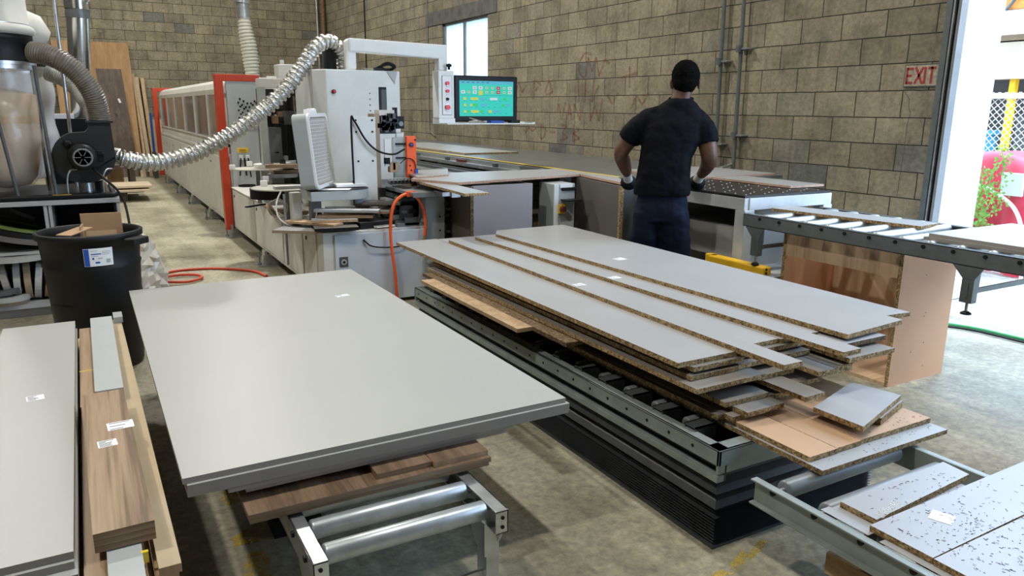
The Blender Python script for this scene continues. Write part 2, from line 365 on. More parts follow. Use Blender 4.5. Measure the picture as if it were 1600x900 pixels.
# ================================================================ the setting
XW, YB = 5.45, 18.85
struct('floor', MB().box(-7.2, 5.6, -6.2, 19.1, -.2, 0, 'floor'))
struct('ground', MB().box(5.6, 40, -20, 40, -.25, -.01, 'yard'))
w_ = MB()
w_.box(XW, XW+.2, 3.37, 10.44, 0, 7, 'cmuX').box(XW, XW+.2, 12.10, YB, 0, 7, 'cmuX')
w_.box(XW, XW+.2, 10.44, 12.10, 0, 1.45, 'cmuX').box(XW, XW+.2, 10.44, 12.10, 2.857, 7, 'cmuX')
w_.box(XW, XW+.2, -1.6, 3.37, 4.1, 7, 'cmuX').box(XW, XW+.2, -6.2, -1.6, 0, 7, 'cmuX')
struct('wall_right', w_)
struct('wall_back', MB().box(-7.2, XW+.2, YB, YB+.2, 0, 7, 'cmuY'))
struct('wall_left', MB().box(-7.2, -7, -6.2, YB, 0, 7, 'plaster'))
struct('wall_front', MB().box(-7.2, XW+.2, -6.4, -6.2, 0, 7, 'plaster'))
struct('ceiling', MB().box(-7.2, XW+.2, -6.4, YB+.2, 7, 7.15, 'ceil'))
struct('trim_1', MB().box(XW-.012, XW, 10.15, 12.75, 2.86, 3.08, 'lintel'))           # lintel over the window
# window: steel frame, mullion and two frosted panes
wf = MB()
for y0, y1, z0, z1 in ((10.44, 10.50, 1.45, 2.857), (12.03, 12.10, 1.45, 2.857), (11.28, 11.34, 1.45, 2.82), (10.44, 12.1, 1.45, 1.51), (10.44, 12.1, 2.82, 2.857)):
    wf.box(XW+.03, XW+.09, y0, y1, z0, z1, 'greym')
win = struct('window_1', wf)
for y0, y1 in ((10.50, 11.28), (11.34, 12.03)):
    p_ = MB().box(XW+.055, XW+.061, y0, y1, 1.51, 2.82, 'frost').build('window_pane', None, kind='structure'); p_.parent = win
# door jamb: steel angles of the sliding door track
j = MB()
j.box(XW-.035, XW+.2, 3.345, 3.369, 0, 5.2, 'rail').box(XW-.045, XW-.005, 3.345, 3.388, 0, 5.2, 'rail').box(XW-.06, XW+.02, 3.270, 3.290, 0, 5.2, 'greym').box(XW+.04, XW+.34, 3.335, 3.35, 0, 5.2, 'outw')
j.box(XW-.02, XW+.0, 3.297, 3.345, 0, 5.2, 'black').box(XW-.055, XW-.035, 3.318, 3.33, 0, 5.2, 'galv')
for z in (.9, 1.25, 1.75, 2.05, 2.6): j.cyl((XW-.03, 3.275, z), (XW-.03, 3.285, z), .012, 'galv', 8)
struct('door_1', j)

# wall pipes
def wall_pipe(y0, y1, z0, z1, label, ys):
    t = thing('wall_pipe', label, 'pipe', (XW-.05, y0, z0), 'conduit pipes on the block wall')
    MB().cyl((XW-.05, y0, z0), (XW-.05, y1, z1), .019, 'rail', 12).build('pipe', t)
    for z in ys:
        y = y0+(y1-y0)*(z-z0)/(z1-z0)
        b = MB().box(XW-.075, XW, y-.10, y+.02, z-.009, z+.009, 'greym').cyl((XW-.08, y, z-.03), (XW-.08, y, z+.03), .026, 'rail', 10)
        b.cyl((XW-.085, y-.1, z), (XW, y-.1, z), .008, 'galv', 6).build('pipe_clamp', t)
    return t
wall_pipe(5.52, 5.60, .0, 7, 'straight grey conduit pipe on the block wall, just right of the man', (1.18, 1.95))
p2 = wall_pipe(5.27, 5.36, .0, 7, 'grey conduit pipe with a small tap at its foot, nearest the exit sign', (1.27, 2.05))
v_ = MB().cyl((XW-.05, 5.30, 1.0), (XW-.16, 5.30, .97), .014, 'galv').box(XW-.19, XW-.14, 5.28, 5.32, .955, .98, 'galv')
v_.build('tap', p2, 'small tap')
# exit sign painted on a block
t = thing('exit_sign', 'faded EXIT sign in dark red letters painted on a wall block', 'sign', (XW-.004, 3.53, 1.675))
MB().box(XW-.012, XW, 3.395, 3.665, 1.677, 1.84, 'greyd').box(XW-.014, XW-.006, 3.403, 3.657, 1.685, 1.832, 'signbase').build('sign_board', t)
def stroke(mb, pts, wd, x, m, org, sc, oy=-1):
    """flat strokes on the side wall: u runs to the right in the view (-Y)"""
    for (a, b), (c, d) in zip(pts, pts[1:]):
        L = math.hypot(c-a, d-b); nx, ny = -(d-b)/L*wd/2, (c-a)/L*wd/2
        q = [(a+nx, b+ny), (c+nx, d+ny), (c-nx, d-ny), (a-nx, b-ny)]
        mb.add([(x, org[0]+oy*u*sc[0], org[1]+v*sc[1]) for u, v in q]+[(x+.0015, org[0]+oy*u*sc[0], org[1]+v*sc[1]) for u, v in q],
               [(0, 1, 2, 3), (7, 6, 5, 4), (0, 1, 5, 4), (1, 2, 6, 5), (2, 3, 7, 6), (3, 0, 4, 7)], m)
LET = {'E': [[(.05, 0), (.05, 1)], [(.05, .93), (.85, .93)], [(.05, .5), (.7, .5)], [(.05, .07), (.85, .07)]],
       'X': [[(0, 0), (.9, 1)], [(0, 1), (.9, 0)]], 'I': [[(.3, 0), (.3, 1)]], 'T': [[(0, .93), (.9, .93)], [(.45, 0), (.45, 1)]]}
e = MB()
for ch, u0, ww in (('E', .0, .055), ('X', .068, .06), ('I', .130, .04), ('T', .165, .06)):
    for st in LET[ch]:
        stroke(e, [(a*ww/.9, b*.118) for a, b in st], .017, XW-.0165, 'signred', (3.645-u0, 1.70), (1, 1))
e.build('sign_letters', t, 'dark red letters')
gt_ = thing('graffiti', 'faded orange red scrawled writing on the block wall left of the man', 'graffiti', (XW, 8.2, 1.1))
def gr(pts, oy, oz, s=1):
    g = MB(); stroke(g, pts, .030, XW-.002, 'graf', (oy, oz), (s, s)); g.build('painted_stroke', gt_)
gr([(.25, .28), (.1, .3), (0, .2), (0, .08), (.12, 0)], 8.0, 1.86); gr([(.12, .02), (.16, .25), (.25, .08), (.33, .24), (.4, .02), (.5, .2), (.6, .16)], 7.98, 1.86)
gr([(0, .28), (.03, 0)], 8.02, 1.58); gr([(.15, .28), (.15, 0)], 8.0, 1.58); gr([(.3, .28), (.27, 0), (.4, .2)], 7.98, 1.58); gr([(.5, .1), (.6, .0), (.7, .12)], 7.9, 1.56)
gr([(0, .2), (.07, 0), (.16, .22)], 8.45, 1.36); gr([(.2, 0), (.25, .2), (.32, 0)], 8.45, 1.36); gr([(.22, .08), (.3, .08)], 8.45, 1.36); gr([(.36, 0), (.36, .2), (.5, 0), (.5, .22)], 8.45, 1.36)
gr([(.7, .26), (.72, 0), (.8, .18), (.9, 0), (.95, .26)], 8.45, 1.36)
gr([(0, .05), (.1, .12), (.2, .08), (.3, .12)], 9.3, 1.12); gr([(.42, 0), (.42, .2), (.55, .12), (.5, .02), (.42, 0)], 9.3, 1.1); gr([(.65, .1), (.78, .1)], 9.3, 1.1)
gr([(.9, .2), (1.05, .18), (.95, .1), (1.08, .04), (.9, 0)], 9.3, 1.1); gr([(1.2, 0), (1.2, .2), (1.33, .15), (1.2, .1), (1.34, .04), (1.2, 0)], 9.3, 1.1)
gr([(0, .2), (.1, 0), (.2, .22), (.3, .02), (.4, .24), (.5, .1), (.62, .2)], 9.9, 1.62); gr([(.8, 0), (.82, .25), (1, .2), (.86, .12)], 9.9, 1.62); gr([(1.1, .05), (1.2, .2), (1.3, .05), (1.12, .02)], 9.9, 1.66)
gr([(0, .1), (.3, .14)], 7.15, 1.75); gr([(.15, .25), (.16, .02)], 7.15, 1.72)
gr([(0, 0), (.1, .15), (.2, .05), (.3, .18)], 6.95, 1.5)
ck = MB()
stroke(ck, [(0, 0), (.05, -.06), (.055, -.12), (.075, -.17), (.06, -.25), (.06, -.45), (.05, -.8)], .004, XW-.001, 'ink', (3.66, 1.655), (1, 1))
struct('wall_crack', ck)
# marks on the floor
def patch(name, cx, cy, rx, ry, mk, label, n=14, rot=0):
    pts = []
    for i in range(n):
        a = 2*math.pi*i/n; r = random.uniform(.6, 1.1); x, y = rx*r*math.cos(a), ry*r*math.sin(a)
        pts.append((cx+x*math.cos(rot)-y*math.sin(rot), cy+x*math.sin(rot)+y*math.cos(rot)))
    return MB().poly(pts, .0005, .0015, mk).build(name, None, kind='structure')
for a_ in ((.37, 2.88, .06, .09), (.36, 2.55, .055, .06), (.36, 2.35, .06, .13), (.44, 3.0, .05, .05)): patch('floor_marking', *a_, 'paint', '')
for a_ in ((1.80, 1.60, .10, .020, .45), (1.68, 1.57, .06, .022, .3), (1.92, 1.63, .10, .018, .35)): patch('floor_marking', *a_[:4], 'paint', '', rot=a_[4])

# ================================================================ outdoors, past the door
t = thing('white_column', 'white painted exterior column just outside the door opening', 'column', (6.15, 3.7, 0))
MB().box(6.0, 6.3, 3.478, 4.2, 0, 6, 'outw').build('shaft', t)
MB().box(5.97, 6.33, 3.45, 4.23, 0, .12, 'outw').build('base', t)
b = thing('neighbouring_building', 'low building across the yard with white fascia, beige wall and orange roof', 'building', (13, 5, 0))
MB().box(12, 12.3, -6, 16, 1.98, 2.52, 'outb').build('wall', b)
MB().box(11.9, 12.5, -6, 16, 2.60, 2.93, 'outw').build('fascia', b); MB().box(12, 12.4, -6, 16, 2.5, 2.6, 'tan').build('beam', b)
MB().box(12.6, 17, -6, 16, 3.3, 3.4, 'outo', tilt=('Y', -7)).box(12.45, 12.6, -6, 16, 2.93, 4.4, 'outo').build('roof', b, 'orange corrugated roof')
tr = MB()
for i in range(12):
    y = 4.6+i*.45
    tr.cyl((12.4, y, 2.98), (12.4, y+.22, 3.28), .025, 'greyd', 6); tr.cyl((12.4, y+.22, 3.28), (12.4, y+.45, 2.98), .025, 'greyd', 6)
tr.cyl((12.4, 4.5, 2.97), (12.4, 10.2, 2.97), .03, 'greyd', 6); tr.cyl((12.4, 4.5, 3.29), (12.4, 10.2, 3.29), .03, 'greyd', 6)
tr.cyl((12.3, 6.2, 2.65), (12.35, 6.25, 3.2), .04, 'greyd', 6).build('truss', b, 'dark steel truss')
MB().box(15, 15.1, -6, 16, 0, 3, 'greyd').build('rear_wall', b)
for i, y in enumerate((6.9, 6.35)):
    MB().box(12.05, 12.15, y, y+.08, 0, 2, 'yellow').build('post', b, 'yellow post')
t = thing('chain_link_fence', 'white chain link fence outside behind the red tarpaulin', 'fence', (9.2, 5, 0))
MB().cyl((9.2, 2.5, 1.68), (9.2, 9, 1.68), .03, 'outw', 8).build('top_rail', t); MB().cyl((9.2, 2.5, .93), (9.2, 9, .93), .03, 'outw', 8).build('bottom_rail', t)
for y in (3.2, 6.2): MB().cyl((9.2, y, 0), (9.2, y, 1.72), .035, 'outw', 8).build('post', t)
f = MB(); s_ = .075
for i in range(90):
    y = 2.6+i*s_
    for dy in (.82, -.82):
        yy = y+dy
        a0, a1 = (9.2, y, .9), (9.2, yy, 1.72)
        f.cyl(a0, a1, .006, 'fence', 3)
f.build('wire_mesh', t)
def crate(x, y, z, sx, sy, sz, mk, label, name='storage_crate'):
    t = thing(name, label, 'crate', (x, y, z))
    MB().box(x-sx/2, x+sx/2, y-sy/2, y+sy/2, z, z+sz, mk).build('body', t, bevel=.02)
    b = MB().box(x-sx/2-.02, x+sx/2+.02, y-sy/2-.02, y+sy/2+.02, z+sz-.06, z+sz, mk)
    for k in range(4): b.box(x-sx/2-.015, x-sx/2, y-sy/2+.05+k*sy/4, y-sy/2+.08+k*sy/4, z, z+sz-.06, mk)
    b.build('rim', t)
crate(10.4, 5.80, .93, .3, .26, .34, 'blue', 'blue plastic tub outside behind the chain link fence')
crate(10.35, 5.78, .60, .4, .30, .30, 'yellow', 'yellow crate outside under the blue tub')
crate(10.6, 6.35, .60, .4, .55, .65, 'outw', 'stack of white crates outside, left of the blue tub')
crate(10.6, 5.1, .6, .4, .6, .85, 'greyd', 'dark box outside, right of the blue tub')
MB().box(10.0, 11, 4, 8, 0, .6, 'outb').build('loading_platform', None, 'beige platform outside under the crates', 'platform')
# red tarpaulin draped over a heap
v, f = [], []; NX, NY = 14, 36
for i in range(NX):
    for k in range(NY):
        u, q = i/(NX-1), k/(NY-1)
        y = 2.4+q*2.05; z = 1.13*(1-u**3)*(.93+.07*math.sin(q*9))+.03*math.sin(q*31+u*5)*u; x = 7.85-.35*u+.06*math.sin(q*23+2*u)
        v.append((x, y, max(z, 0)))
for i in range(NX-1):
    for k in range(NY-1): a = i*NY+k; f.append((a, a+1, a+NY+1, a+NY))
vb = [(x+.9, y, z) for x, y, z in v]
tt = MB().add(v, f, 'redcloth', True)
tt.add([v[k] for k in range(NY)]+[(8.8, v[k][1], v[k][2]-.02) for k in range(NY)], [(k, k+1, NY+k+1, NY+k) for k in range(NY-1)], 'redcloth', True)
tp = tt.build('red_tarpaulin', None, 'red tarpaulin draped over a heap outside the door', 'tarpaulin', origin=(8, 3.4, 0))
sub(MB().box(7.52, 7.55, 3.76, 3.95, .74, .95, 'paperw', tilt=('Y', -8)), 'patch', tp, 'white patch')
sub(MB().sweep(smooth_path([(7.50, 4.3, .86), (7.46, 4.0, .78), (7.45, 3.75, .62), (7.44, 3.62, .3), (7.44, 3.6, 0)]), .018, 'outw', 8), 'rope', tp, 'white rope')
# vine
t = thing('climbing_vine', 'leafy green vine growing by the white column outside', 'plant', (7.25, 4.18, 0))
rnd = random.Random(3); st = MB(); lf = MB()
for k in range(9):
    y0 = 4.22-.02*k; pts = [(7.25, y0, 0)]
    for j_ in range(1, 7): pts.append((7.25+rnd.uniform(-.06, .06), pts[-1][1]-rnd.uniform(-.05, .11), j_*(.10+.012*k)+.02))
    pp_ = smooth_path(pts, 4); st.sweep(pp_, .004, 'leaf', 4)
    for q in pp_[2:]:
        for h in range(5):
            c = q+Vector((rnd.uniform(-.06, .06), rnd.uniform(-.07, .07), rnd.uniform(-.05, .06))); d = Vector((rnd.uniform(-.4, .4), rnd.uniform(-1, 1), rnd.uniform(-.8, .3))).normalized()*.035
            s1 = d.cross(Vector((1, rnd.uniform(-.5, .5), rnd.uniform(-.5, .5)))).normalized()*.011
            lf.add([c, c+d*.5+s1, c+d, c+d*.5-s1], [(0, 1, 2, 3)], 'leaf')
st.build('stem', t); lf.build('foliage', t)
gh = MB().sweep(smooth_path([(5.1, 3.3, .012), (5.35, 2.9, .012), (5.4, 2.5, .012), (5.5, 1.8, .012), (5.6, .8, .012)]), .011, 'greenhose', 8)
gh.build('garden_hose', None, 'thin green hose lying along the door threshold', 'hose')
MB().sweep(smooth_path([(5.05, 3.25, .012), (5.29, 2.86, .012), (5.33, 2.46, .012), (5.43, 1.8, .012), (5.5, .8, .012)]), .008, 'rubber', 8).build('black_cable', None, 'thin black cable beside the green hose at the threshold', 'cable')
# ================================================================ conveyors
def conveyor(name, label, x0, x1, y0, y1, z, pitch, ystart, n, rr=.028, legs=(), leglen=None, railm='rail', rollm='galvr', channel=False, rh=.075, group=None, legside=(0, 1), foot=True):
    t = thing(name, label, 'conveyor', ((x0+x1)/2, (y0+y1)/2, 0), group)
    for k, x in enumerate((x0, x1)):
        s = 1 if k == 0 else -1
        b = MB()
        b.box(x, x+s*.006, y0, y1, z-rh, z, railm)                                   # web
        o = -s if channel else s
        fw = .022 if channel else .042
        b.box(x, x+o*fw, y0, y1, z-.006, z, railm); b.box(x, x+o*fw, y0, y1, z-rh, z-rh+.006, railm)   # flanges
        if not channel:
            b.box(x, x+s*.042, y0, y0+.004, z-rh, z, railm)
            for q in (.3, .7): b.cyl((x+s*.02, y0-.003, z-rh*q), (x+s*.02, y0, z-rh*q), .006, 'black', 8)
        else:
            b.box(x-.02*s, x, y0+.075, y0+.08, z-rh, z, railm); b.cyl((x-.01*s, y0+.04, z-rh/2), (x-.004*s, y0+.04, z-rh/2), .016, 'galv', 10)
        for i in range(n):
            y = ystart+i*pitch; b.cyl((x-.007*s, y, z-.02), (x, y, z-.02), .010, 'black', 8)
        b.build('side_rail', t, bevel=.0015)
    for i in range(n):
        y = ystart+i*pitch
        b = MB(); pr = [(rr*.55, 0), (rr*.92, .001), (rr, .006), (rr, (x1-x0)-.10), (rr*.92, (x1-x0)-.095), (rr*.55, (x1-x0)-.094)]
        b.lathe(pr, (x0+.047, y, z-.022), rollm, 20, 'X')
        b.cyl((x0+.006, y, z-.022), (x1-.006, y, z-.022), .008, 'galv', 8)
        b.build('roller', t)
    L = leglen if leglen else z
    for y in legs:
        for k in legside:
            x, s = (x0, 1) if k == 0 else (x1, -1)
            b = MB(); b.box(x+s*.002, x+s*.045, y-.03, y+.03, z-L+.06, z-.02, railm)
            b.prism([(-.03, -rh+.01), (.10, -rh+.01), (.03, -rh-.08), (-.03, -rh-.1)], (x+s*.045, y, z), (0, 1, 0), (0, 0, 1), (s, 0, 0), 0, .006, railm)
            b.prism([(-.07, -rh+.005), (.09, -rh+.005), (.03, -rh-.06), (-.03, -rh-.06)], (x+s*.002, y, z), (0, 1, 0), (0, 0, 1), (s, 0, 0), -.001, .006, railm)
            b.build('leg', t)
            f = MB(); f.cyl((x+s*.024, y, z-L), (x+s*.024, y, z-L+.08), .008, 'galv', 8); f.lathe([(.0, 0), (.026, 0), (.024, .008), (.01, .016), (0, .016)], (x+s*.024, y, z-L), 'black', 12)
            f.build('foot', t)
        b = MB(); zz = z-L+.10
        b.prism([(0, -.015), (.10, .0), (x1-x0-.10, .0), (x1-x0, -.015), (x1-x0, .025), (x1-x0-.08, .025), (.08, .025), (0, .06)], (x0, y, zz), (1, 0, 0), (0, 0, 1), (0, 1, 0), -.006, .006, railm)
        b.build('cross_brace', t)
    return t
conveyor('roller_conveyor', 'galvanised roller conveyor under the big greige sheets in the left foreground', .400, .975, 1.735, 4.3, .36, .135, 1.80, 18, .029, legs=(1.82, 3.9), railm='galv')
conveyor('roller_conveyor', 'grey roller conveyor in the right foreground carrying shaving-covered white boards', 1.765, 2.42, -.4, 1.53, .36, .155, -.25, 12, .029, legs=(-.2,), railm='railg', rollm='greym', channel=True, rh=.085)
conveyor('roller_conveyor', 'roller conveyor raised by the door, resting above the peach coloured box', 3.69, 4.46, .1, 3.49, .85, .155, .25, 21, .029, legs=(3.38, 2.02), leglen=.32, railm='rail', rh=.08)
conveyor('roller_conveyor', 'low conveyor under the narrow boards at the far left foreground', -.72, .06, 1.2, 4.05, .40, .3, 1.4, 9, .029, legs=(1.5, 3.9), railm='galv')

# ================================================================ left foreground: big greige sheets
GS = 'big greige sheets stacked on the left conveyor'
b = board('melamine_sheet', 'large greige sheet on top of the left foreground stack, with a small white label', 'board', .142, 1.394, 2.075, 4.535, .508, .018, 'mela', 'melaedge', group=GS)
sticker(b, 1.143, 3.885, .508, .07, .04, 10)
for (z, d, l) in ((.490, .010, 'second large greige sheet from the top of the left foreground stack'), (.472, .009, 'third large greige sheet from the top, under two others')):
    board('melamine_sheet', l, 'board', .142+d, 1.394+d, 2.075-d, 4.53, z-.0005, .018, 'mela', 'melaedge', group=GS)
board('melamine_sheet', 'narrow dark red panel edge between the greige sheets and the two grey-brown panels', 'board', .62, 1.12, 2.09, 3.6, .4535, .006, 'redpan', 'redpan')
board('melamine_sheet', 'upper grey-brown panel under the large greige sheets', 'board', .246, 1.174, 2.082, 4.3, .4470, .013, 'mela', 'mela', rot=.6, group='grey-brown panels under the greige sheets')
board('melamine_sheet', 'lower grey-brown panel resting on the walnut boards', 'board', .30, 1.155, 2.088, 4.2, .4335, .014, 'mela', 'melaedge', rot=.3, group='grey-brown panels under the greige sheets')
WB = 'walnut boards on the left conveyor'
b = board('walnut_board', 'wide walnut board lying on the left conveyor rollers, its dark top showing', 'board', .292, 1.049, 1.985, 4.1, .401, .017, 'walnutx', 'walnute', group=WB)
board('walnut_board', 'walnut board under the wide walnut one, directly on the rollers', 'board', .296, 1.046, 1.995, 4.1, .3835, .016, 'walnutx', 'walnute', group=WB)
board('walnut_offcut', 'dark short walnut offcut on the wide walnut board', 'board', .674, .853, 2.012, 3.2, .4195, .018, 'walnutx', 'walnute', group='walnut offcuts under the greige sheets')
board('walnut_offcut', 'right-hand walnut offcut with a pale front edge', 'board', .857, 1.045, 2.000, 3.2, .4195, .018, 'walnutx', 'ply', group='walnut offcuts under the greige sheets')
MB().box(.45, .62, 2.5, 2.62, 0, .05, 'black').build('floor_wheel', None, 'small black block on the floor under the left conveyor', 'block')
# ================================================================ far left foreground pile
GB = 'greige boards at the far left edge'
b = board('greige_board', 'top long greige board at the far left, with a square white label', 'board', -.392, -.113, 1.783, 3.90, .530, .018, 'mela', 'melaedge', group=GB)
sticker(b, -.229, 2.882, .530, .052, .05, 6, 6)
board('greige_board', 'middle greige board of the far left stack', 'board', -.395, -.114, 1.772, 3.90, .5115, .018, 'mela', 'melaedge', group=GB)
board('greige_board', 'wider bottom greige board of the far left stack', 'board', -.44, -.108, 1.745, 3.90, .493, .022, 'mela', 'melaedge', group=GB)
board('raw_sheet', 'large raw tan panel lying under the narrow boards at the far left', 'board', -.60, .036, 1.55, 4.0, .4170, .016, 'ply', 'chip')
board('filler_board', 'pale board hidden under the greige stack at the far left', 'board', -.44, -.112, 1.9, 3.8, .4705, .053, 'mela2', 'melaedge')
b = board('walnut_board', 'long narrow walnut board behind the label-bearing walnut stack', 'board', -.099, .030, 2.80, 3.86, .5000, .018, 'walnut', 'walnute', group='walnut boards at the far left')
MB().box(-.102, -.052, 3.20, 3.206, .4990, .5015, 'tapey').build('yellow_strap', None, 'yellow strap across the long narrow walnut board', 'strap')
b = board('light_grey_board', 'light grey board lying on the long walnut board, far end', 'board', -.052, .038, 2.885, 3.96, .5195, .018, 'sheet2', 'sheet2', rot=0)
for i, (z, l) in enumerate(((.5500, 'top walnut board with two white labels at the far left'), (.5335, 'second walnut board from the top of the labelled walnut stack'), (.5170, 'third walnut board at the bottom of the labelled walnut stack'))):
    b = board('walnut_board', l, 'board', -.083, .045, 1.80+.001*i, 2.78, z, .016, 'walnut', 'walnute', rot=1.2, group='labelled walnut boards at the far left')
    if i == 0:
        sticker(b, .012, 2.445, .550, .072, .062, 3, 3); sticker(b, -.027, 2.319, .550, .05, .05, 4, 6)
board('walnut_board', 'lower walnut board showing at the near end below the labelled stack', 'board', -.098, .020, 1.50, 2.8, .4805, .018, 'walnut', 'walnute')
board('walnut_board', 'walnut board under the light grey one near the bottom edge of the picture', 'board', -.095, .028, 1.52, 3.86, .4620, .044, 'walnut', 'walnute')
board('light_grey_board', 'light grey short board sticking out under the walnut stack near the bottom edge', 'board', -.050, .022, 1.62, 1.95, .4995, .018, 'sheet2', 'sheet2')
MB().box(.018, .034, 1.755, 1.765, .4720, .5000, 'tapey').build('yellow_strap', None, 'short yellow strap end beside the near light grey board', 'strap')
board('raw_plank', 'long raw tan plank along the right side of the far left pile', 'board', .040, .088, 1.72, 4.08, .470, .022, 'mdf', 'ply', rot=.5, group='raw planks of the far left pile')
board('raw_plank', 'raw chipboard plank under the long raw tan plank', 'board', .033, .084, 1.73, 4.05, .4475, .046, 'ply', 'ply', rot=.4, group='raw planks of the far left pile')
board('white_offcut', 'small white block at the far end of the raw plank', 'block', .045, .085, 4.00, 4.11, .50, .028, 'mela2', 'mela2')
# ================================================================ lift table and the big pile
t = thing('lift_table', 'grey scissor lift table with black bellows under the big pile of white boards', 'lift table', (2.5, 3.0, 0))
LX0, LX1, LY0, LY1 = 1.775, 2.64, 1.70, 4.42
b = MB()
for (x, s) in ((LX0, 1), (LX1, -1)):
    b.box(x, x+s*.012, LY0, LY1, .315, .373, 'railg'); b.box(x, x+s*.05, LY0, LY1, .366, .373, 'railg')
b.box(LX0, LX1, LY0, LY0+.012, .285, .373, 'railg'); b.box(LX0, LX1, LY0, LY0+.06, .366, .373, 'railg'); b.box(LX0, LX1, LY1-.012, LY1, .285, .373, 'railg')
b.build('deck_frame', t, bevel=.002)
for i in range(21): MB().cyl((LX0-.0015, 1.83+i*.126, .343), (LX0+.002, 1.83+i*.126, .343), .0065, 'black', 8).build('frame_hole', t)
b = MB().box(LX0-.004, LX0+.03, LY0, LY1, .255, .280, 'railg').box(LX0+.03, LX0+.04, LY0, LY1, .255, .315, 'blackm').box(LX1-.03, LX1, LY0, LY1, .255, .280, 'railg')
b.build('lower_rail', t, 'scuffed lower rail', bevel=.002)
MB().box(LX0+.02, LX1-.02, LY0+.02, LY1-.02, .262, .285, 'steelblk').build('deck_plate', t)
for i in range(14):
    y = 1.86+i*.18
    b = MB()
    for x in (LX0+.04,):
        b.box(x, x+.10, y, y+.006, .315, .388, 'greyd').box(x, x+.10, y+.055, y+.061, .315, .388, 'greyd').box(x, x+.10, y, y+.061, .382, .388, 'greyd').box(x, x+.10, y, y+.061, .315, .321, 'greyd')
    b.build('roller_bracket', t)
    rb = MB().lathe([(.01, 0), (.022, 0), (.025, .004), (.025, LX1-LX0-.2), (.02, LX1-LX0-.196)], (LX0+.09, y+.105, .355), 'greym', 14, 'X')
    rb.build('roller', t)
bb = MB(); bz = [(.256, -.02), (.228, .0), (.205, .012), (.195, -.03), (.172, -.002), (.150, .014), (.140, -.028), (.128, .002), (.120, -.02)]
zz = .120
while zz > .018:
    zz -= .0115; bz.append((zz+.0065, .016)); bz.append((zz, -.010))
bz.append((.012, .02)); bz.append((0, .02))
rows = [[(LX0-o+.02, LY0-o+.02, z), (LX1+o-.02, LY0-o+.02, z), (LX1+o-.02, LY1+o-.02, z), (LX0-o+.02, LY1+o-.02, z)] for z, o in bz]
vs_ = [p for r_ in rows for p in r_]; fs_ = [(i*4+k, i*4+(k+1) % 4, (i+1)*4+(k+1) % 4, (i+1)*4+k) for i in range(len(rows)-1) for k in range(4)]
bb.add(vs_, fs_, 'blackm'); bb.build('bellows', t, 'black pleated rubber bellows')
MB().box(LX0+.10, LX1-.1, LY0+.1, LY1-.1, .0, .03, 'steelblk').build('base_frame', t)
PILE = 'chipboard pieces piled on the lift table'
TOPB = 'white boards on top of the lift table pile'
def pb(label, x0, x1, y0, y1, z, top='melar', edge='chip', rot=0, t=.0195, group=PILE, name='chipboard_panel', tilt=None):
    return board(name, label, 'board', x0, x1, y0, y1, z, t, top, edge, rot, group, tilt)
# lowest layer on the deck: peach filmed boards
pb('left peach-filmed board at the near end of the lift table', 1.945, 2.08, 1.475, 3.5, .4098, 'peach2', 'chip', group='peach-filmed boards', t=.018)
pb('narrow middle peach-filmed board at the near end of the lift table', 2.083, 2.205, 1.478, 3.5, .4098, 'peach2', 'chip', group='peach-filmed boards', t=.018)
pb('wide right peach-filmed board with offcuts lying on it', 2.208, 2.602, 1.482, 3.5, .4098, 'peach2', 'chip', group='peach-filmed boards', t=.018)
pb('white board under the peach-filmed boards, its edge showing at the near right', 1.935, 2.60, 1.415, 3.3, .3912, 'mela2', 'chip', group='peach-filmed boards', t=.017)
MB().poly([(2.214, 1.482), (2.600, 1.603), (2.556, 1.785), (2.208, 1.682)], .4375, .457, 'mela2', 'chip').build('chipboard_panel', None, 'tilted grey-white offcut lying on the wide peach-filmed board', 'board', 'loose offcuts on the peach boards')
pb('pale strip peeking out under the tilted grey-white offcut', 2.36, 2.60, 1.56, 1.63, .4372, 'mela2', 'chip', rot=17, t=.026, group='loose offcuts on the peach boards')
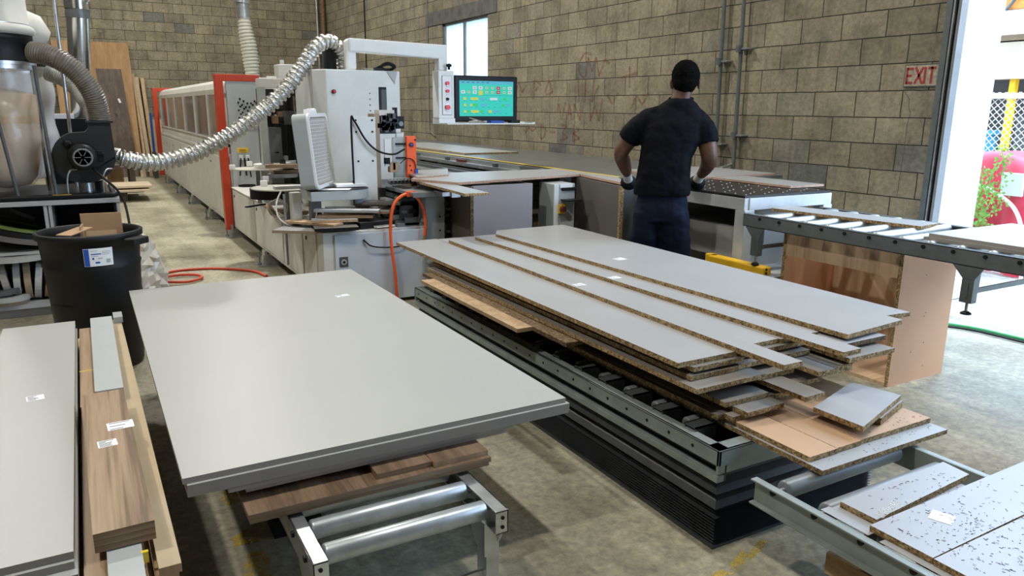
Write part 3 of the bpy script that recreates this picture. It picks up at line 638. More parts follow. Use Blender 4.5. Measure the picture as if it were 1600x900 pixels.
# layers, from the bottom up: explicit rows (x0,x1,y0,y1,ztop)
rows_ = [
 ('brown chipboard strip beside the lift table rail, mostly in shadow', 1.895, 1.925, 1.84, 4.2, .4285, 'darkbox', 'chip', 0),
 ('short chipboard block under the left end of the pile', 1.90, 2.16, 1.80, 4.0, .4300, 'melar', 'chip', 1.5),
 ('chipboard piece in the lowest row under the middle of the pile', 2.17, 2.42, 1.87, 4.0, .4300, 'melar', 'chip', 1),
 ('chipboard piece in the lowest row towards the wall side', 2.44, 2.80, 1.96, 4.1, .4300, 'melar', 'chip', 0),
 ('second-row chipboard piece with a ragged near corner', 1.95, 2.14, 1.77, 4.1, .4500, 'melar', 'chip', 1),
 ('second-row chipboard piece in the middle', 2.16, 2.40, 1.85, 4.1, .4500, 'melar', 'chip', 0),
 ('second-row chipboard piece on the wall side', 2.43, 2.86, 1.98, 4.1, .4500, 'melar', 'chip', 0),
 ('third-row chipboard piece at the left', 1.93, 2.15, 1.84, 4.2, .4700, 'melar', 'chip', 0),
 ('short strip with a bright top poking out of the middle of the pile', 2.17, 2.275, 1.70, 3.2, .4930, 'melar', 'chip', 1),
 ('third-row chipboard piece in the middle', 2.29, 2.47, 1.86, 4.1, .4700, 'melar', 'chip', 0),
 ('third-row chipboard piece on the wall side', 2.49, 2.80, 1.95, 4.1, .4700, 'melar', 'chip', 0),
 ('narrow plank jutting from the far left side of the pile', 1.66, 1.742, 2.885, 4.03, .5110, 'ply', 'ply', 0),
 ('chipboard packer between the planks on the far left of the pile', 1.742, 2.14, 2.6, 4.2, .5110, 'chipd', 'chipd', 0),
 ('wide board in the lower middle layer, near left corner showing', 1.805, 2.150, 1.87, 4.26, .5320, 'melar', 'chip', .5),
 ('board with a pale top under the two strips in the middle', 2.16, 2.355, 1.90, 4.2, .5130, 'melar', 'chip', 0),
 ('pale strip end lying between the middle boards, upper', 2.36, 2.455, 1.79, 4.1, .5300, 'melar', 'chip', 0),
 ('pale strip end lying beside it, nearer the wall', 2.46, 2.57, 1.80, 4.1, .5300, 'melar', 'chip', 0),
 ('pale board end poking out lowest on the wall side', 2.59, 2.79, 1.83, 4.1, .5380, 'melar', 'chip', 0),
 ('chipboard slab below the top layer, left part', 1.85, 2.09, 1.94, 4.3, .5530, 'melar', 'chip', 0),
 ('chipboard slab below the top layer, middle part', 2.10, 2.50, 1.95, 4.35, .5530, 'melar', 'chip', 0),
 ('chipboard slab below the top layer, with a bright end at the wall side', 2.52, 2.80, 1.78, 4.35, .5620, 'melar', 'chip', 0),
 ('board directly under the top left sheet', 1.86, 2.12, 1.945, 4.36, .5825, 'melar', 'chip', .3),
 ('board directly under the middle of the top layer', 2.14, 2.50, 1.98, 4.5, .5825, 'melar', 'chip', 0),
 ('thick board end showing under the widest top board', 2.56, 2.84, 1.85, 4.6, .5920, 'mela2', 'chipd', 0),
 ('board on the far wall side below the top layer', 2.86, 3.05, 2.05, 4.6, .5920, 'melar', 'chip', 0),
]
zprev = {}
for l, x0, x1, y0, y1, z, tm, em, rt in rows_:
    if tm == 'melar': tm = 'mela_shade'  # lower boards take the melamine with shade painted in
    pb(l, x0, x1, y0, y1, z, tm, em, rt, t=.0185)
# top layer
for l, x0, x1, y0, y1 in (('leftmost large white board of the top layer, on the lift table', 1.808, 2.105, 1.965, 4.815), ('white board of the top layer between the two narrow strips, left half', 2.108, 2.372, 2.005, 4.80),
                          ('white board of the top layer between the two narrow strips, right half', 2.375, 2.60, 1.995, 4.80), ('white board of the top layer under the widest upper board', 2.604, 3.08, 2.02, 4.80)):
    pb(l, x0, x1, y0, y1, .6030, group=TOPB, name='white_board', t=.0200)
s1 = pb('left narrow white strip lying on top of the pile, reaching farthest to the near end', 2.098, 2.193, 1.725, 4.62, .6235, group=TOPB, name='white_strip', rot=-.55, t=.0200)
s2 = pb('right narrow white strip lying on top of the pile beside the widest board', 2.365, 2.468, 1.722, 4.66, .6235, group=TOPB, name='white_strip', rot=1.3, t=.0200)
w1 = MB().poly([(2.520, 4.70), (2.611, 1.865), (3.013, 1.898), (3.018, 1.977), (3.165, 1.960), (3.20, 4.85), (3.13, 4.86), (2.60, 4.84)], .6035, .6235, 'melar', 'chip')
w1 = w1.build('white_board', None, 'widest white board on top of the pile, notched at its near right corner', 'board', TOPB)
sticker(s1, 2.145, 3.10, .6235, .06, .05, 2, 4); sticker(s2, 2.41, 3.15, .6235, .06, .05, 2, 4); sticker(w1, 2.75, 3.55, .6235, .07, .06, 8, 4)
# ================================================================ right foreground boards
BR = 'boards on the right foreground conveyor'
b = MB().poly([(1.841, 1.157), (2.347, 1.190), (2.36, 1.282), (1.838, 1.274)], .3615, .3800, 'mela2', 'chip').build('white_board', None, 'narrow cross board at the far end of the right foreground conveyor', 'board', BR)
board('white_board', 'wide middle board on the right foreground conveyor with a square white sticker', 'board', 1.800, 2.62, .972, 1.152, .3800, .018, 'mela2', 'chip', rot=.6, group=BR)
board('white_board', 'nearest wide board on the right foreground conveyor, at the picture corner', 'board', 1.800, 2.62, .55, .966, .3800, .018, 'mela2', 'chip', rot=.3, group=BR)
board('white_board', 'lower board jutting out on the rail side under the cross board', 'board', 1.777, 2.3, 1.135, 1.292, .3615, .0015+.0, 'mela2', 'chip', group=BR)
board('white_board', 'lower board jutting out on the rail side under the middle board', 'board', 1.775, 2.3, .62, 1.10, .3615, .0015, 'mela2', 'chip', group=BR)
MB().box(1.985, 2.045, 1.045, 1.105, .3802, .3812, 'label', rot=20).build('white_sticker', None, 'square white sticker on the middle foreground board', 'sticker')
MB().box(1.86, 1.98, 1.165, 1.19, .3802, .3808, 'clear', rot=12).build('clear_tape', None, 'strips of clear tape on the narrow cross board', 'tape')
# shavings: nobody could count them
sh = MB(); rs = random.Random(5)
def curl(cx, cy, z, L):
    a = rs.uniform(0, 6.28); k = rs.uniform(-2.2, 2.2); x, y = cx, cy; w_ = .0006; P_ = []
    for i in range(4): P_.append((x, y, a)); x += math.cos(a)*L/3; y += math.sin(a)*L/3; a += k/3
    vv = []
    for (x, y, a) in P_: vv += [(x-math.sin(a)*w_, y+math.cos(a)*w_, z), (x+math.sin(a)*w_, y-math.cos(a)*w_, z+.0012)]
    sh.add(vv, [(2*i, 2*i+1, 2*i+3, 2*i+2) for i in range(3)], 'chip_dark')
for i in range(520):
    x = rs.uniform(1.86, 2.58); y = rs.uniform(.62, 1.26)
    if rs.random() < .55: x = min(2.58, max(1.85, rs.gauss(2.02, .13))); y = min(1.25, max(.62, rs.gauss(.99, .13)))
    if (x < 1.86 and y > 1.14) or (y > 1.19 and x > 2.33): continue
    curl(x, y, .3808, rs.uniform(.004, .011))
for i in range(60): curl(rs.uniform(2.25, 2.58), rs.uniform(1.50, 1.64), .4106, rs.uniform(.004, .010))
for i in range(30): curl(rs.uniform(2.0, 2.58), rs.uniform(1.43, 1.47), .3920, rs.uniform(.004, .008))
sh.build('wood_shavings', None, 'scattered dark wood shavings on the white boards at the lower right', 'shavings', kind='stuff', origin=(2.2, 1, .38))
t_ = MB().box(1.85, 1.95, .7, 1.30, .13, .20, 'wood', rot=3).build('timber_block', None, 'upper rough timber block under the right foreground conveyor rail', 'timber', 'timber blocks under the right conveyor')
MB().box(1.88, 1.98, .7, 1.22, .065, .13, 'wood', rot=1).build('timber_block', None, 'middle rough timber block under the right foreground conveyor', 'timber', 'timber blocks under the right conveyor')
MB().box(1.86, 1.98, .7, 1.2, 0, .065, 'wood').build('timber_block', None, 'bottom rough timber block on the floor under the right conveyor', 'timber', 'timber blocks under the right conveyor')
# ================================================================ by the door: peach box, boards on the raised conveyor
t = thing('filmed_cabinet', 'open box of peach-filmed panels standing on the floor under the raised conveyor', 'cabinet', (4.02, 2.75, 0))
MB().box(3.778, 4.28, 2.415, 2.435, 0, .765, 'peach').box(3.775, 3.778, 2.415, 2.435, 0, .765, 'chip').build('side_panel', t)
MB().box(3.778, 4.28, 3.20, 3.22, 0, .765, 'peach').box(3.775, 3.778, 3.20, 3.22, 0, .765, 'chip').build('side_panel', t)
MB().box(4.26, 4.28, 2.435, 3.20, .0, .765, 'peachin', side='peachin').build('back_panel', t, 'brown wood-grained inside face')
MB().box(3.775, 4.26, 2.435, 3.20, 0, .02, 'peachin').build('bottom_panel', t); MB().box(3.775, 3.80, 2.437, 3.198, .62, .765, 'peachin').build('top_rail', t)
fix = MB()
for y, z in ((0, 0),): pass
for x, z in ((4.0, .62), (4.03, .38), (4.04, .40), (4.06, .22), (4.08, .08), (3.95, .18)): fix.cyl((x, 2.4145, z), (x, 2.416, z), .004, 'ink', 8)
fix.build('screw_hole', t)
RB = 'boards on the raised conveyor'
board('grey_white_board', 'narrow board lying across the rollers of the raised conveyor', 'board', 4.02, 4.24, 2.55, 3.52, .869, .018, 'mela2', 'chip', rot=8, group=RB)
board('white_board', 'top large white board at the right end of the raised conveyor', 'board', 3.78, 4.55, 1.2, 2.30, .888, .018, 'mela2', 'melaedge', group=RB)
board('white_board', 'second large white board under the top one on the raised conveyor', 'board', 3.77, 4.56, 1.2, 2.32, .8695, .018, 'mela2', 'melaedge', group=RB)
# ================================================================ the long edge banding machine
mc = thing('edge_banding_machine', 'long white edge banding machine with orange frames and smoky windows', 'machine', (2.0, 10.0, 0))
def part(mb, name, label=None, bevel=0, kind=None): return mb.build(name, mc, label, bevel=bevel, kind=kind)
MX = 1.47
part(MB().box(MX, 2.55, 9.25, 17.4, .12, .93, 'mwhite').box(MX-.012, 2.55, 9.25, 17.4, .93, .965, 'mwhite').box(MX+.02, 2.5, 9.25, 17.4, .965, 1.03, 'mwhite'), 'base_body', bevel=.004)
for i in range(7):
    y0 = 9.42+i*1.13
    d = part(MB().box(MX-.010, MX-.001, y0, y0+1.10, .17, .90, 'mwhite'), 'door', bevel=.003)
    sub(MB().cyl((MX-.016, y0+.09, .80), (MX-.010, y0+.09, .80), .014, 'black', 10), 'lock', d, 'black lock')
    if i == 0: sub(MB().box(MX-.03, MX-.010, y0+.16, y0+.20, .42, .62, 'black').box(MX-.022, MX-.010, y0+.15, y0+.22, .60, .625, 'white'), 'handle', d)
# hood: window band and rounded white cover
h = MB(); prof = [(MX+.03, 1.64), (MX+.02, 1.70), (MX+.05, 1.77), (MX+.12, 1.815), (MX+.22, 1.83), (2.4, 1.83), (2.4, 1.64)]
h.prism(prof, (0, 0, 0), (1, 0, 0), (0, 0, 1), (0, 1, 0), 9.45, 17.38, 'mwhite'); part(h, 'top_cover', bevel=.004)
for i in range(6):
    y0 = 9.50+i*1.31
    part(MB().box(MX+.04, MX+.05, y0+.05, y0+1.26, 1.03, 1.64, 'curtain'), 'window', 'smoky plastic window')
    part(MB().box(MX+.02, MX+.06, y0+1.26, y0+1.36, 1.03, 1.66, 'mwhite'), 'window_post')
part(MB().box(MX+.02, MX+.06, 9.46, 9.55, 1.03, 1.66, 'mwhite'), 'window_post')
part(MB().box(MX+.022, MX+.055, 9.46, 17.36, 1.03, 1.09, 'mwhite').box(MX+.0, MX+.055, 9.46, 17.36, 1.09, 1.10, 'mwhite'), 'lower_sill')
for y0, y1, x1 in ((9.22, 9.34, 1.86), (17.38, 17.50, 1.86)):
    o = MB().box(1.375, MX-.01, y0, y1, .09, 1.85, 'orange').box(MX-.01, MX+.02, y0, y1, 1.775, 1.85, 'orange').box(MX+.02, x1, y0, y1, 1.775, 1.85, 'orange')
    part(o, 'orange_frame', 'orange end frame', bevel=.004)
part(MB().box(MX+.02, 1.90, 9.225, 9.26, .58, 1.775, 'grey'), 'end_panel', 'grey end panel with punched holes')
hl = MB()
for x in (1.60, 1.64, 1.68, 1.80, 1.84, 1.76, 1.72):
    for k in range(6): hl.box(x+(.02 if k % 2 else 0), x+.018+(.02 if k % 2 else 0), 9.220, 9.226, 1.30-abs(1.70-x)*-.6+k*.042, 1.322-abs(1.70-x)*-.6+k*.042, 'black')
part(hl, 'vent_hole', 'square punched holes')
part(MB().prism([(1.58, 1.50), (1.64, 1.50), (1.66, 1.40), (1.74, 1.40), (1.78, 1.50), (1.84, 1.50), (1.84, 1.25), (1.58, 1.25)], (0, 0, 0), (1, 0, 0), (0, 0, 1), (0, 1, 0), 9.221, 9.2255, 'grey'), 'bracket_plate')
s_ = part(MB().box(1.56, 1.68, 9.215, 9.225, .98, 1.03, 'yellow'), 'warning_label', 'small yellow warning label')
sub(MB().box(1.58, 1.66, 9.213, 9.215, .995, 1.0, 'ink').box(1.58, 1.65, 9.213, 9.215, 1.01, 1.015, 'ink'), 'label_print', s_)
part(MB().box(1.57, 1.61, 9.16, 9.22, .90, .95, 'white').box(1.64, 1.68, 9.16, 9.22, .90, .95, 'white').cyl((1.58, 9.15, .92), (1.56, 9.15, .72), .008, 'black').cyl((1.66, 9.15, .92), (1.68, 9.15, .70), .008, 'black').cyl((1.62, 9.15, .92), (1.63, 9.15, .72), .01, 'black'), 'air_valve')
def foot(y, x=1.41):
    f = MB().box(x-.05, x+.20, y-.08, y+.08, 0, .012, 'galv').box(x+.01, x+.035, y-.06, y+.06, .012, .15, 'galv').box(x, x+.16, y-.03, y+.03, .012, .10, 'galv')
    f.cyl((x-.03, y, .0), (x-.03, y, .14), .008, 'greym', 8).cyl((x-.03, y, .012), (x-.03, y, .03), .02, 'greym', 6).cyl((x-.03, y, .09), (x-.03, y, .105), .018, 'greym', 6)
    part(f, 'levelling_foot')
for y in (7.40, 9.25, 10.9, 12.75, 14.4, 16.4, 5.72): foot(y)
# bench part, in front of the hood
part(MB().poly([(1.56, 5.49), (2.30, 5.49), (2.30, 9.22), (MX, 9.22), (MX, 5.56), (1.49, 5.50)], .12, .575, 'mwhite').poly([(1.56, 5.488), (2.302, 5.488), (2.302, 9.22), (MX-.01, 9.22), (MX-.01, 5.56), (1.49, 5.495)], .575, .59, 'mwhite'), 'bench_body', bevel=.003)
part(MB().box(1.57, 2.30, 5.474, 5.488, .03, .57, 'bluew'), 'end_cover', 'pale blue-white end cover', bevel=.004)
part(MB().box(1.60, 1.665, 5.468, 5.474, .325, .40, 'greyd').cyl((1.632, 5.462, .362), (1.632, 5.468, .362), .022, 'grey', 16).cyl((1.632, 5.458, .362), (1.632, 5.463, .362), .010, 'black', 12), 'switch', 'small square rotary switch')
part(MB().sweep(smooth_path([(1.79, 5.47, .52), (1.85, 5.44, .47), (2.0, 5.44, .45), (2.15, 5.46, .455)]), .006, 'black', 8), 'cable', 'black cable')
for i, (y0, y1) in enumerate(((7.95, 9.15), (6.72, 7.90), (6.02, 6.67), (5.60, 5.98))):
    d = part(MB().box(MX-.008, MX-.001, y0, y1, .15, .56, 'mwhite'), 'door', bevel=.002)
    sub(MB().cyl((MX-.014, y1-.10, .50), (MX-.008, y1-.10, .50), .016, 'black', 10), 'lock', d, 'black lock')
# gantry beam, dark works behind it
part(MB().box(1.50, 2.10, 7.5, 7.62, 1.675, 1.755, 'mwhite'), 'cross_beam', bevel=.003)
part(MB().box(1.74, 1.93, 7.7, 7.9, 1.755, 1.90, 'mwhite'), 'top_box', bevel=.006)
part(MB().box(1.77, 1.80, 7.72, 7.76, 1.90, 1.94, 'mwhite'), 'cap'); part(MB().box(1.60, 1.68, 7.55, 7.6, 1.755, 1.78, 'white'), 'small_lid')
part(MB().box(1.50, 1.56, 7.5, 7.6, .59, 1.675, 'grey'), 'upright'); part(MB().box(2.05, 2.6, 7.7, 9.2, .59, 1.78, 'greyd'), 'rear_housing', 'dark rear housing')
part(MB().box(1.57, 2.04, 7.95, 8.0, .62, 1.67, 'steelblk'), 'rear_plate', 'dark rear plate'); part(MB().box(1.62, 1.74, 7.75, 7.80, .75, 1.30, 'greym'), 'slide_plate'); part(MB().box(1.80, 1.84, 7.7, 7.76, .7, 1.6, 'black'), 'slide_rail', 'black slide rail')
part(MB().cyl((1.63, 7.66, 1.37), (1.80, 7.66, 1.40), .05, 'black', 16).cyl((1.62, 7.62, 1.37), (1.62, 7.68, 1.37), .06, 'black', 16).box(1.74, 1.84, 7.6, 7.7, 1.33, 1.46, 'greyd'), 'motor', 'black motor')
part(MB().cyl((1.70, 7.5, .96), (1.84, 7.5, .96), .035, 'galv', 16).cyl((1.66, 7.5, .96), (1.70, 7.5, .96), .045, 'black', 16).cyl((1.84, 7.5, .96), (1.92, 7.5, .96), .045, 'black', 16).box(1.86, 1.95, 7.45, 7.55, .88, 1.05, 'blueink'), 'motor', 'steel and black motor')
b = MB(); rr_ = random.Random(2)
for i in range(26):
    x, z = rr_.uniform(1.60, 2.0), rr_.uniform(.75, 1.62); s = rr_.uniform(.02, .05)
    b.box(x, x+s, 7.5, 7.5+s*1.5, z, z+s*rr_.uniform(.5, 2), rr_.choice(['black', 'greyd', 'greym', 'black', 'rust']))
for i in range(6):
    x = rr_.uniform(1.8, 2.0); b.sweep(smooth_path([(x, 7.48, 1.6), (x+rr_.uniform(-.08, .08), 7.42, 1.3), (x+rr_.uniform(-.05, .05), 7.46, 1.0), (x+.05, 7.5, .8)]), .005, 'black', 6)
part(b, 'mechanism', 'dark mechanism under the beam')
b = MB(); b.box(1.86, 2.03, 7.68, 7.70, 1.42, 1.60, 'tan')
for i in range(8): b.box(1.875+i*.019, 1.883+i*.019, 7.672, 7.68, 1.45, 1.57, 'black')
part(b, 'louvre_panel', 'tan louvred panel')
# big white cabinet of the head
part(MB().poly([(1.80, 6.72), (1.885, 6.60), (2.555, 6.60), (2.555, 7.35), (1.80, 7.35)], .59, 1.815, 'white', 'grey2'), 'head_cabinet', 'large pale grey cabinet', bevel=.008)
part(MB().cyl((1.945, 6.58, 1.63), (1.945, 6.60, 1.63), .018, 'black', 14).cyl((1.945, 6.57, 1.63), (1.945, 6.58, 1.63), .011, 'red', 12), 'indicator_lamp', 'small dark red indicator')
for k in range(5): part(MB().cyl((2.27, 6.595, 1.62-k*.05), (2.27, 6.60, 1.62-k*.05), .005, 'black', 8), 'bolt')
part(MB().prism([(0, 0), (.10, 0), (.075, -.11)], (2.43, 0, 1.815), (1, 0, 0), (0, 0, 1), (0, 1, 0), 6.592, 6.599, 'grey'), 'gusset_plate', 'grey triangular plate')
# swing arm, control box, screen
part(MB().box(2.10, 2.19, 6.68, 6.78, 1.815, 2.075, 'white'), 'arm_post', bevel=.02)
part(MB().prism([(2.12, 1.975), (2.12, 2.085), (3.055, 2.066), (3.055, 1.935)], (0, 0, 0), (1, 0, 0), (0, 0, 1), (0, 1, 0), 6.66, 6.78, 'white'), 'swing_arm', bevel=.012)
part(MB().box(2.965, 3.055, 6.66, 6.76, 1.84, 1.95, 'white'), 'hanger', bevel=.008)
part(MB().cyl((3.05, 6.62, 1.845), (3.05, 6.62, 1.90), .012, 'black', 10).lathe([(0, 0), (.025, .0), (.03, .012), (.025, .025), (0, .025)], (3.05, 6.62, 1.87), 'black', 6), 'clamp_knob', 'black clamp knob')
cb = part(MB().box(2.933, 3.092, 6.60, 6.74, 1.405, 1.835, 'white'), 'control_box', bevel=.006)
sub(MB().box(2.968, 3.065, 6.594, 6.60, 1.437, 1.79, 'black').box(2.970, 3.063, 6.5935, 6.60, 1.439, 1.788, 'label'), 'button_plate', cb)
for z, mk, r in ((1.722, 'red', .018), (1.652, 'red', .017), (1.580, 'black', .012), (1.505, 'red', .024)):
    sub(MB().cyl((3.018, 6.575, z), (3.018, 6.594, z), r, mk, 18).cyl((3.018, 6.588, z), (3.018, 6.594, z), r*1.2, 'galv' if mk != 'black' else 'black', 18), 'push_button', cb, 'red push button' if mk == 'red' else 'black key switch')
mo = part(MB().box(3.103, 3.785, 6.62, 6.70, 1.372, 1.800, 'black'), 'monitor', 'black framed touch screen', bevel=.012)
mo.rotation_euler = (0, 0, 0)
sub(MB().box(3.155, 3.735, 6.617, 6.6195, 1.425, 1.752, 'scr'), 'screen', mo, 'lit cyan screen')
ui = MB(); Y_ = 6.6165
def r_(u0, u1, v0, v1, mk, d=0): ui.box(3.155+u0*.58, 3.155+u1*.58, Y_-.0006-d, Y_, 1.425+(1-v1)*.327, 1.425+(1-v0)*.327, mk)
r_(0, 1, .405, .411, 'scrd'); r_(.0, 1, 0, .09, 'scrb')
for k in range(6): r_(.04+.09*k, .09+.09*k, .03, .055, 'scrd')
for i, (u, v0, n, mk) in enumerate(((.03, .27, 1, 'scrw'), (.13, .27, 1, 'scrg'), (.24, .15, 2, 'scrw'), (.35, .15, 1, 'scrw'), (.46, .15, 2, 'scrg'), (.57, .15, 2, 'scrg'), (.68, .15, 2, 'scrr'), (.79, .15, 2, 'scrg'), (.90, .15, 2, 'scrw'))):
    for k in range(n):
        v = v0+.12*k; r_(u, u+.07, v, v+.09, mk)
        if mk == 'scrg': r_(u+.01, u+.06, v+.015, v+.075, 'scrw', .0004)
        r_(u+.02, u+.05, v+.035, v+.055, 'scrd' if mk != 'scrr' else 'scrw', .0008)
r_(.35, .42, .27, .40, 'scry')
for row, items in ((.5, ((.07, .12, 'scry'), (.2, .34, 'scry'), (.36, .46, 'scrb'), (.56, .70, 'scrw'), (.81, .87, 'scrg'))), (.68, ((.08, .12, 'scry'), (.19, .23, 'scry'), (.25, .33, 'scrg'), (.38, .5, 'scrb'), (.79, .84, 'scrg'), (.86, .95, 'scrb'))), (.86, ((.08, .12, 'scry'), (.14, .18, 'scrg'), (.21, .35, 'scry'), (.38, .44, 'scrg'), (.53, .59, 'scry'), (.62, .75, 'scrb')))):
    for u0, u1, mk in items: r_(u0, u1, row-.03, row+.04, mk)
    for k in range(8): r_(.07+k*.11, .12+k*.11, row+.06, row+.068, 'scrd')
sub(ui, 'screen_graphics', mo, 'coloured buttons and readouts on the screen')
part(MB().box(2.935, 3.87, 6.42, 6.75, 1.352, 1.362, 'white').box(2.935, 3.10, 6.60, 6.75, 1.362, 1.405, 'white').box(3.865, 3.87, 6.42, 6.75, 1.362, 1.372, 'white'), 'tray', 'white tray under the screen')
MB().sweep([(3.20, 6.5, 1.41), (3.36, 6.5, 1.37)], .006, 'tan', 6).sweep(smooth_path([(3.22, 6.55, 1.37), (3.27, 6.5, 1.385), (3.33, 6.55, 1.37), (3.38, 6.5, 1.375)]), .010, 'cloth', 6).build('crumpled_string', None, 'crumpled white string and stick on the tray under the screen', 'string')
MB().box(3.42, 3.56, 6.48, 6.6, 1.362, 1.384, 'blueink').build('blue_notebook', None, 'small dark blue pad on the tray under the screen', 'pad')
MB().box(3.64, 3.74, 6.48, 6.56, 1.362, 1.392, 'black').build('black_gadget', None, 'small black gadget on the tray under the screen, right end', 'gadget', bevel=.005)
# things on the cabinet
MB().sweep(smooth_path([(2.36, 6.7, 1.83), (2.40, 6.66, 1.855), (2.47, 6.65, 1.875), (2.52, 6.66, 1.855), (2.50, 6.70, 1.83), (2.44, 6.70, 1.835), (2.41, 6.67, 1.86), (2.46, 6.64, 1.885), (2.53, 6.65, 1.86), (2.51, 6.68, 1.83)]), .012, 'black', 8).box(2.35, 2.42, 6.66, 6.72, 1.815, 1.845, 'black').build('black_cable_coil', None, 'coiled black cable on top of the white machine cabinet', 'cable')
MB().box(2.24, 2.33, 6.64, 6.70, 1.815, 1.835, 'clear').box(2.25, 2.32, 6.645, 6.695, 1.817, 1.828, 'grn').build('small_packet', None, 'small green and clear packet on top of the white machine cabinet', 'packet')
# mounting plate and head works
p_ = part(MB().box(1.877, 2.068, 5.90, 5.915, .56, 1.425, 'grey2'), 'mounting_plate', 'pale grey bolted plate', bevel=.002)
for x, z in ((1.905, 1.40), (2.04, 1.40), (1.905, 1.31), (2.04, 1.31), (1.915, 1.08), (2.035, 1.08), (2.05, .66)): sub(MB().cyl((x, 5.895, z), (x, 5.90, z), .008, 'black', 8), 'bolt', p_)
part(MB().sweep(smooth_path([(1.87, 5.89, .80), (1.865, 5.89, 1.38), (1.89, 5.88, 1.39), (1.97, 5.87, 1.25), (2.07, 5.87, 1.16), (2.20, 5.87, 1.13), (2.30, 5.87, 1.17)]), .008, 'black', 8), 'cable', 'black cable')
part(MB().box(2.075, 2.12, 5.95, 6.10, .75, 1.45, 'tan'), 'worn_rail', 'worn tan rail')
part(MB().box(2.155, 2.205, 6.0, 6.05, 1.44, 1.66, 'black').box(2.16, 2.20, 5.998, 6.0, 1.46, 1.64, 'greyd'), 'cylinder_column', 'black column', bevel=.004)
part(MB().box(2.13, 2.26, 5.98, 6.1, 1.435, 1.48, 'cloth'), 'spacer_block', 'cream block')
b = MB()
for i in range(30): 
    x, z = rr_.uniform(2.10, 2.25), rr_.uniform(1.30, 1.42); s = rr_.uniform(.02, .045); b.box(x, x+s, 5.95, 5.98+s, z, z+s, rr_.choice(['black', 'greyd', 'steelblk']))
b.box(2.11, 2.27, 5.98, 6.08, 1.29, 1.43, 'steelblk').box(2.275, 2.34, 5.97, 6.06, 1.33, 1.43, 'black').cyl((2.31, 5.96, 1.37), (2.31, 5.97, 1.37), .02, 'greym', 12).box(2.26, 2.29, 5.99, 6.03, 1.43, 1.50, 'black')
part(b, 'milling_unit', 'blackened milling unit')
part(MB().box(2.15, 2.24, 5.93, 5.95, 1.03, 1.25, 'white').box(2.215, 2.235, 5.92, 5.93, 1.0, 1.25, 'grey'), 'cover_bracket', 'white cover bracket'); part(MB().box(2.28, 2.345, 6.0, 6.02, 1.24, 1.30, 'white'), 'cover_bracket', 'white cover bracket')
part(MB().box(2.24, 2.36, 5.97, 5.99, .93, 1.26, 'grey').box(2.24, 2.36, 5.96, 5.97, 1.20, 1.215, 'black').box(2.24, 2.36, 5.96, 5.97, 1.09, 1.1, 'black'), 'guard_plate', 'grey guard plate')
o = part(MB().box(2.345, 2.43, 5.94, 5.99, .93, 1.27, 'orange2').box(2.38, 2.43, 5.93, 5.985, .86, .94, 'orange2'), 'orange_guard', 'bright orange guard', bevel=.004)
sub(MB().cyl((2.385, 5.93, 1.20), (2.385, 5.94, 1.20), .020, 'redpan', 16).cyl((2.372, 5.928, 1.20), (2.40, 5.932, 1.20), .006, 'blueink', 6), 'printed_emblem', o, 'round dark red emblem'); 
for x, z in ((2.37, 1.03), (2.38, .99), (2.42, 1.24)): sub(MB().cyl((x, 5.935, z), (x, 5.94, z), .007, 'black', 8), 'screw', o)
part(MB().box(2.41, 2.435, 5.925, 5.94, .93, 1.0, 'blueink').sweep(smooth_path([(2.42, 5.93, 1.0), (2.40, 5.93, 1.07), (2.34, 5.93, 1.09), (2.28, 5.93, 1.05)]), .004, 'black', 6), 'sensor', 'blue sensor with black lead')
part(MB().box(2.19, 2.26, 5.92, 5.98, .98, 1.06, 'ply').box(2.15, 2.19, 5.92, 5.96, 1.05, 1.1, 'black'), 'terminal_block', 'tan terminal block')
b = MB()
for k in range(8): x = 2.19+k*.033; b.lathe([(0, 0), (.02, 0), (.024, .006), (.024, .03), (.02, .036), (0, .036)], (x, 5.90, .905), 'greym', 14, 'Y').lathe([(0, -.004), (.009, -.004), (.009, 0)], (x, 5.90, .905), 'black', 10, 'Y')
part(b, 'pressure_rollers', 'row of steel pressure rollers')
b = MB()
for i in range(46):
    x, z = rr_.uniform(2.08, 2.40), rr_.uniform(.60, .86); s = rr_.uniform(.015, .05); b.box(x, x+s*1.6, 5.85-rr_.random()*.25, 5.9, z, z+s*.8, rr_.choice(['black', 'greyd', 'greym', 'steelblk', 'grey']))
b.box(2.08, 2.46, 5.9, 6.6, .59, .86, 'steelblk'); b.box(2.15, 2.26, 5.62, 5.64, .64, .74, 'greyd').box(2.1, 2.4, 5.6, 5.62, .80, .815, 'greym', rot=4)
part(b, 'trimming_unit', 'dark trimming unit')
part(MB().box(2.15, 2.62, 5.35, 5.85, .845, .87, 'greym').box(2.15, 2.62, 5.33, 5.35, .835, .872, 'greym'), 'infeed_table', 'grey steel infeed table', bevel=.002)
part(MB().box(2.33, 2.47, 5.20, 5.36, .85, .88, 'galv').box(2.40, 2.47, 5.18, 5.21, .84, .885, 'galv').box(2.48, 2.54, 5.16, 5.30, .845, .86, 'rail'), 'support_rail', 'steel support rail')
part(MB().box(2.30, 2.46, 5.46, 5.60, .03, .84, 'grey').box(2.30, 2.46, 5.4, 5.46, .30, .32, 'grey'), 'lower_plate', 'grey lower plate with bolt holes')
for z in (.30, .42, .55, .66): part(MB().cyl((2.42, 5.455, z), (2.42, 5.46, z), .007, 'black', 8), 'bolt_hole')
b = MB()
b.cyl((2.475, 5.50, .45), (2.475, 5.50, .80), .014, 'greym', 10)
for k in range(10): b.box(2.465+rr_.uniform(-.02, .02), 2.50+rr_.uniform(-.01, .03), 5.48, 5.53, .34+k*.045, .36+k*.045, rr_.choice(['black', 'greyd']))
b.sweep(smooth_path([(2.48, 5.48, .5), (2.53, 5.47, .42), (2.54, 5.47, .34), (2.48, 5.48, .28)]), .006, 'black', 6)
part(b, 'pneumatic_fittings', 'black pneumatic fittings')
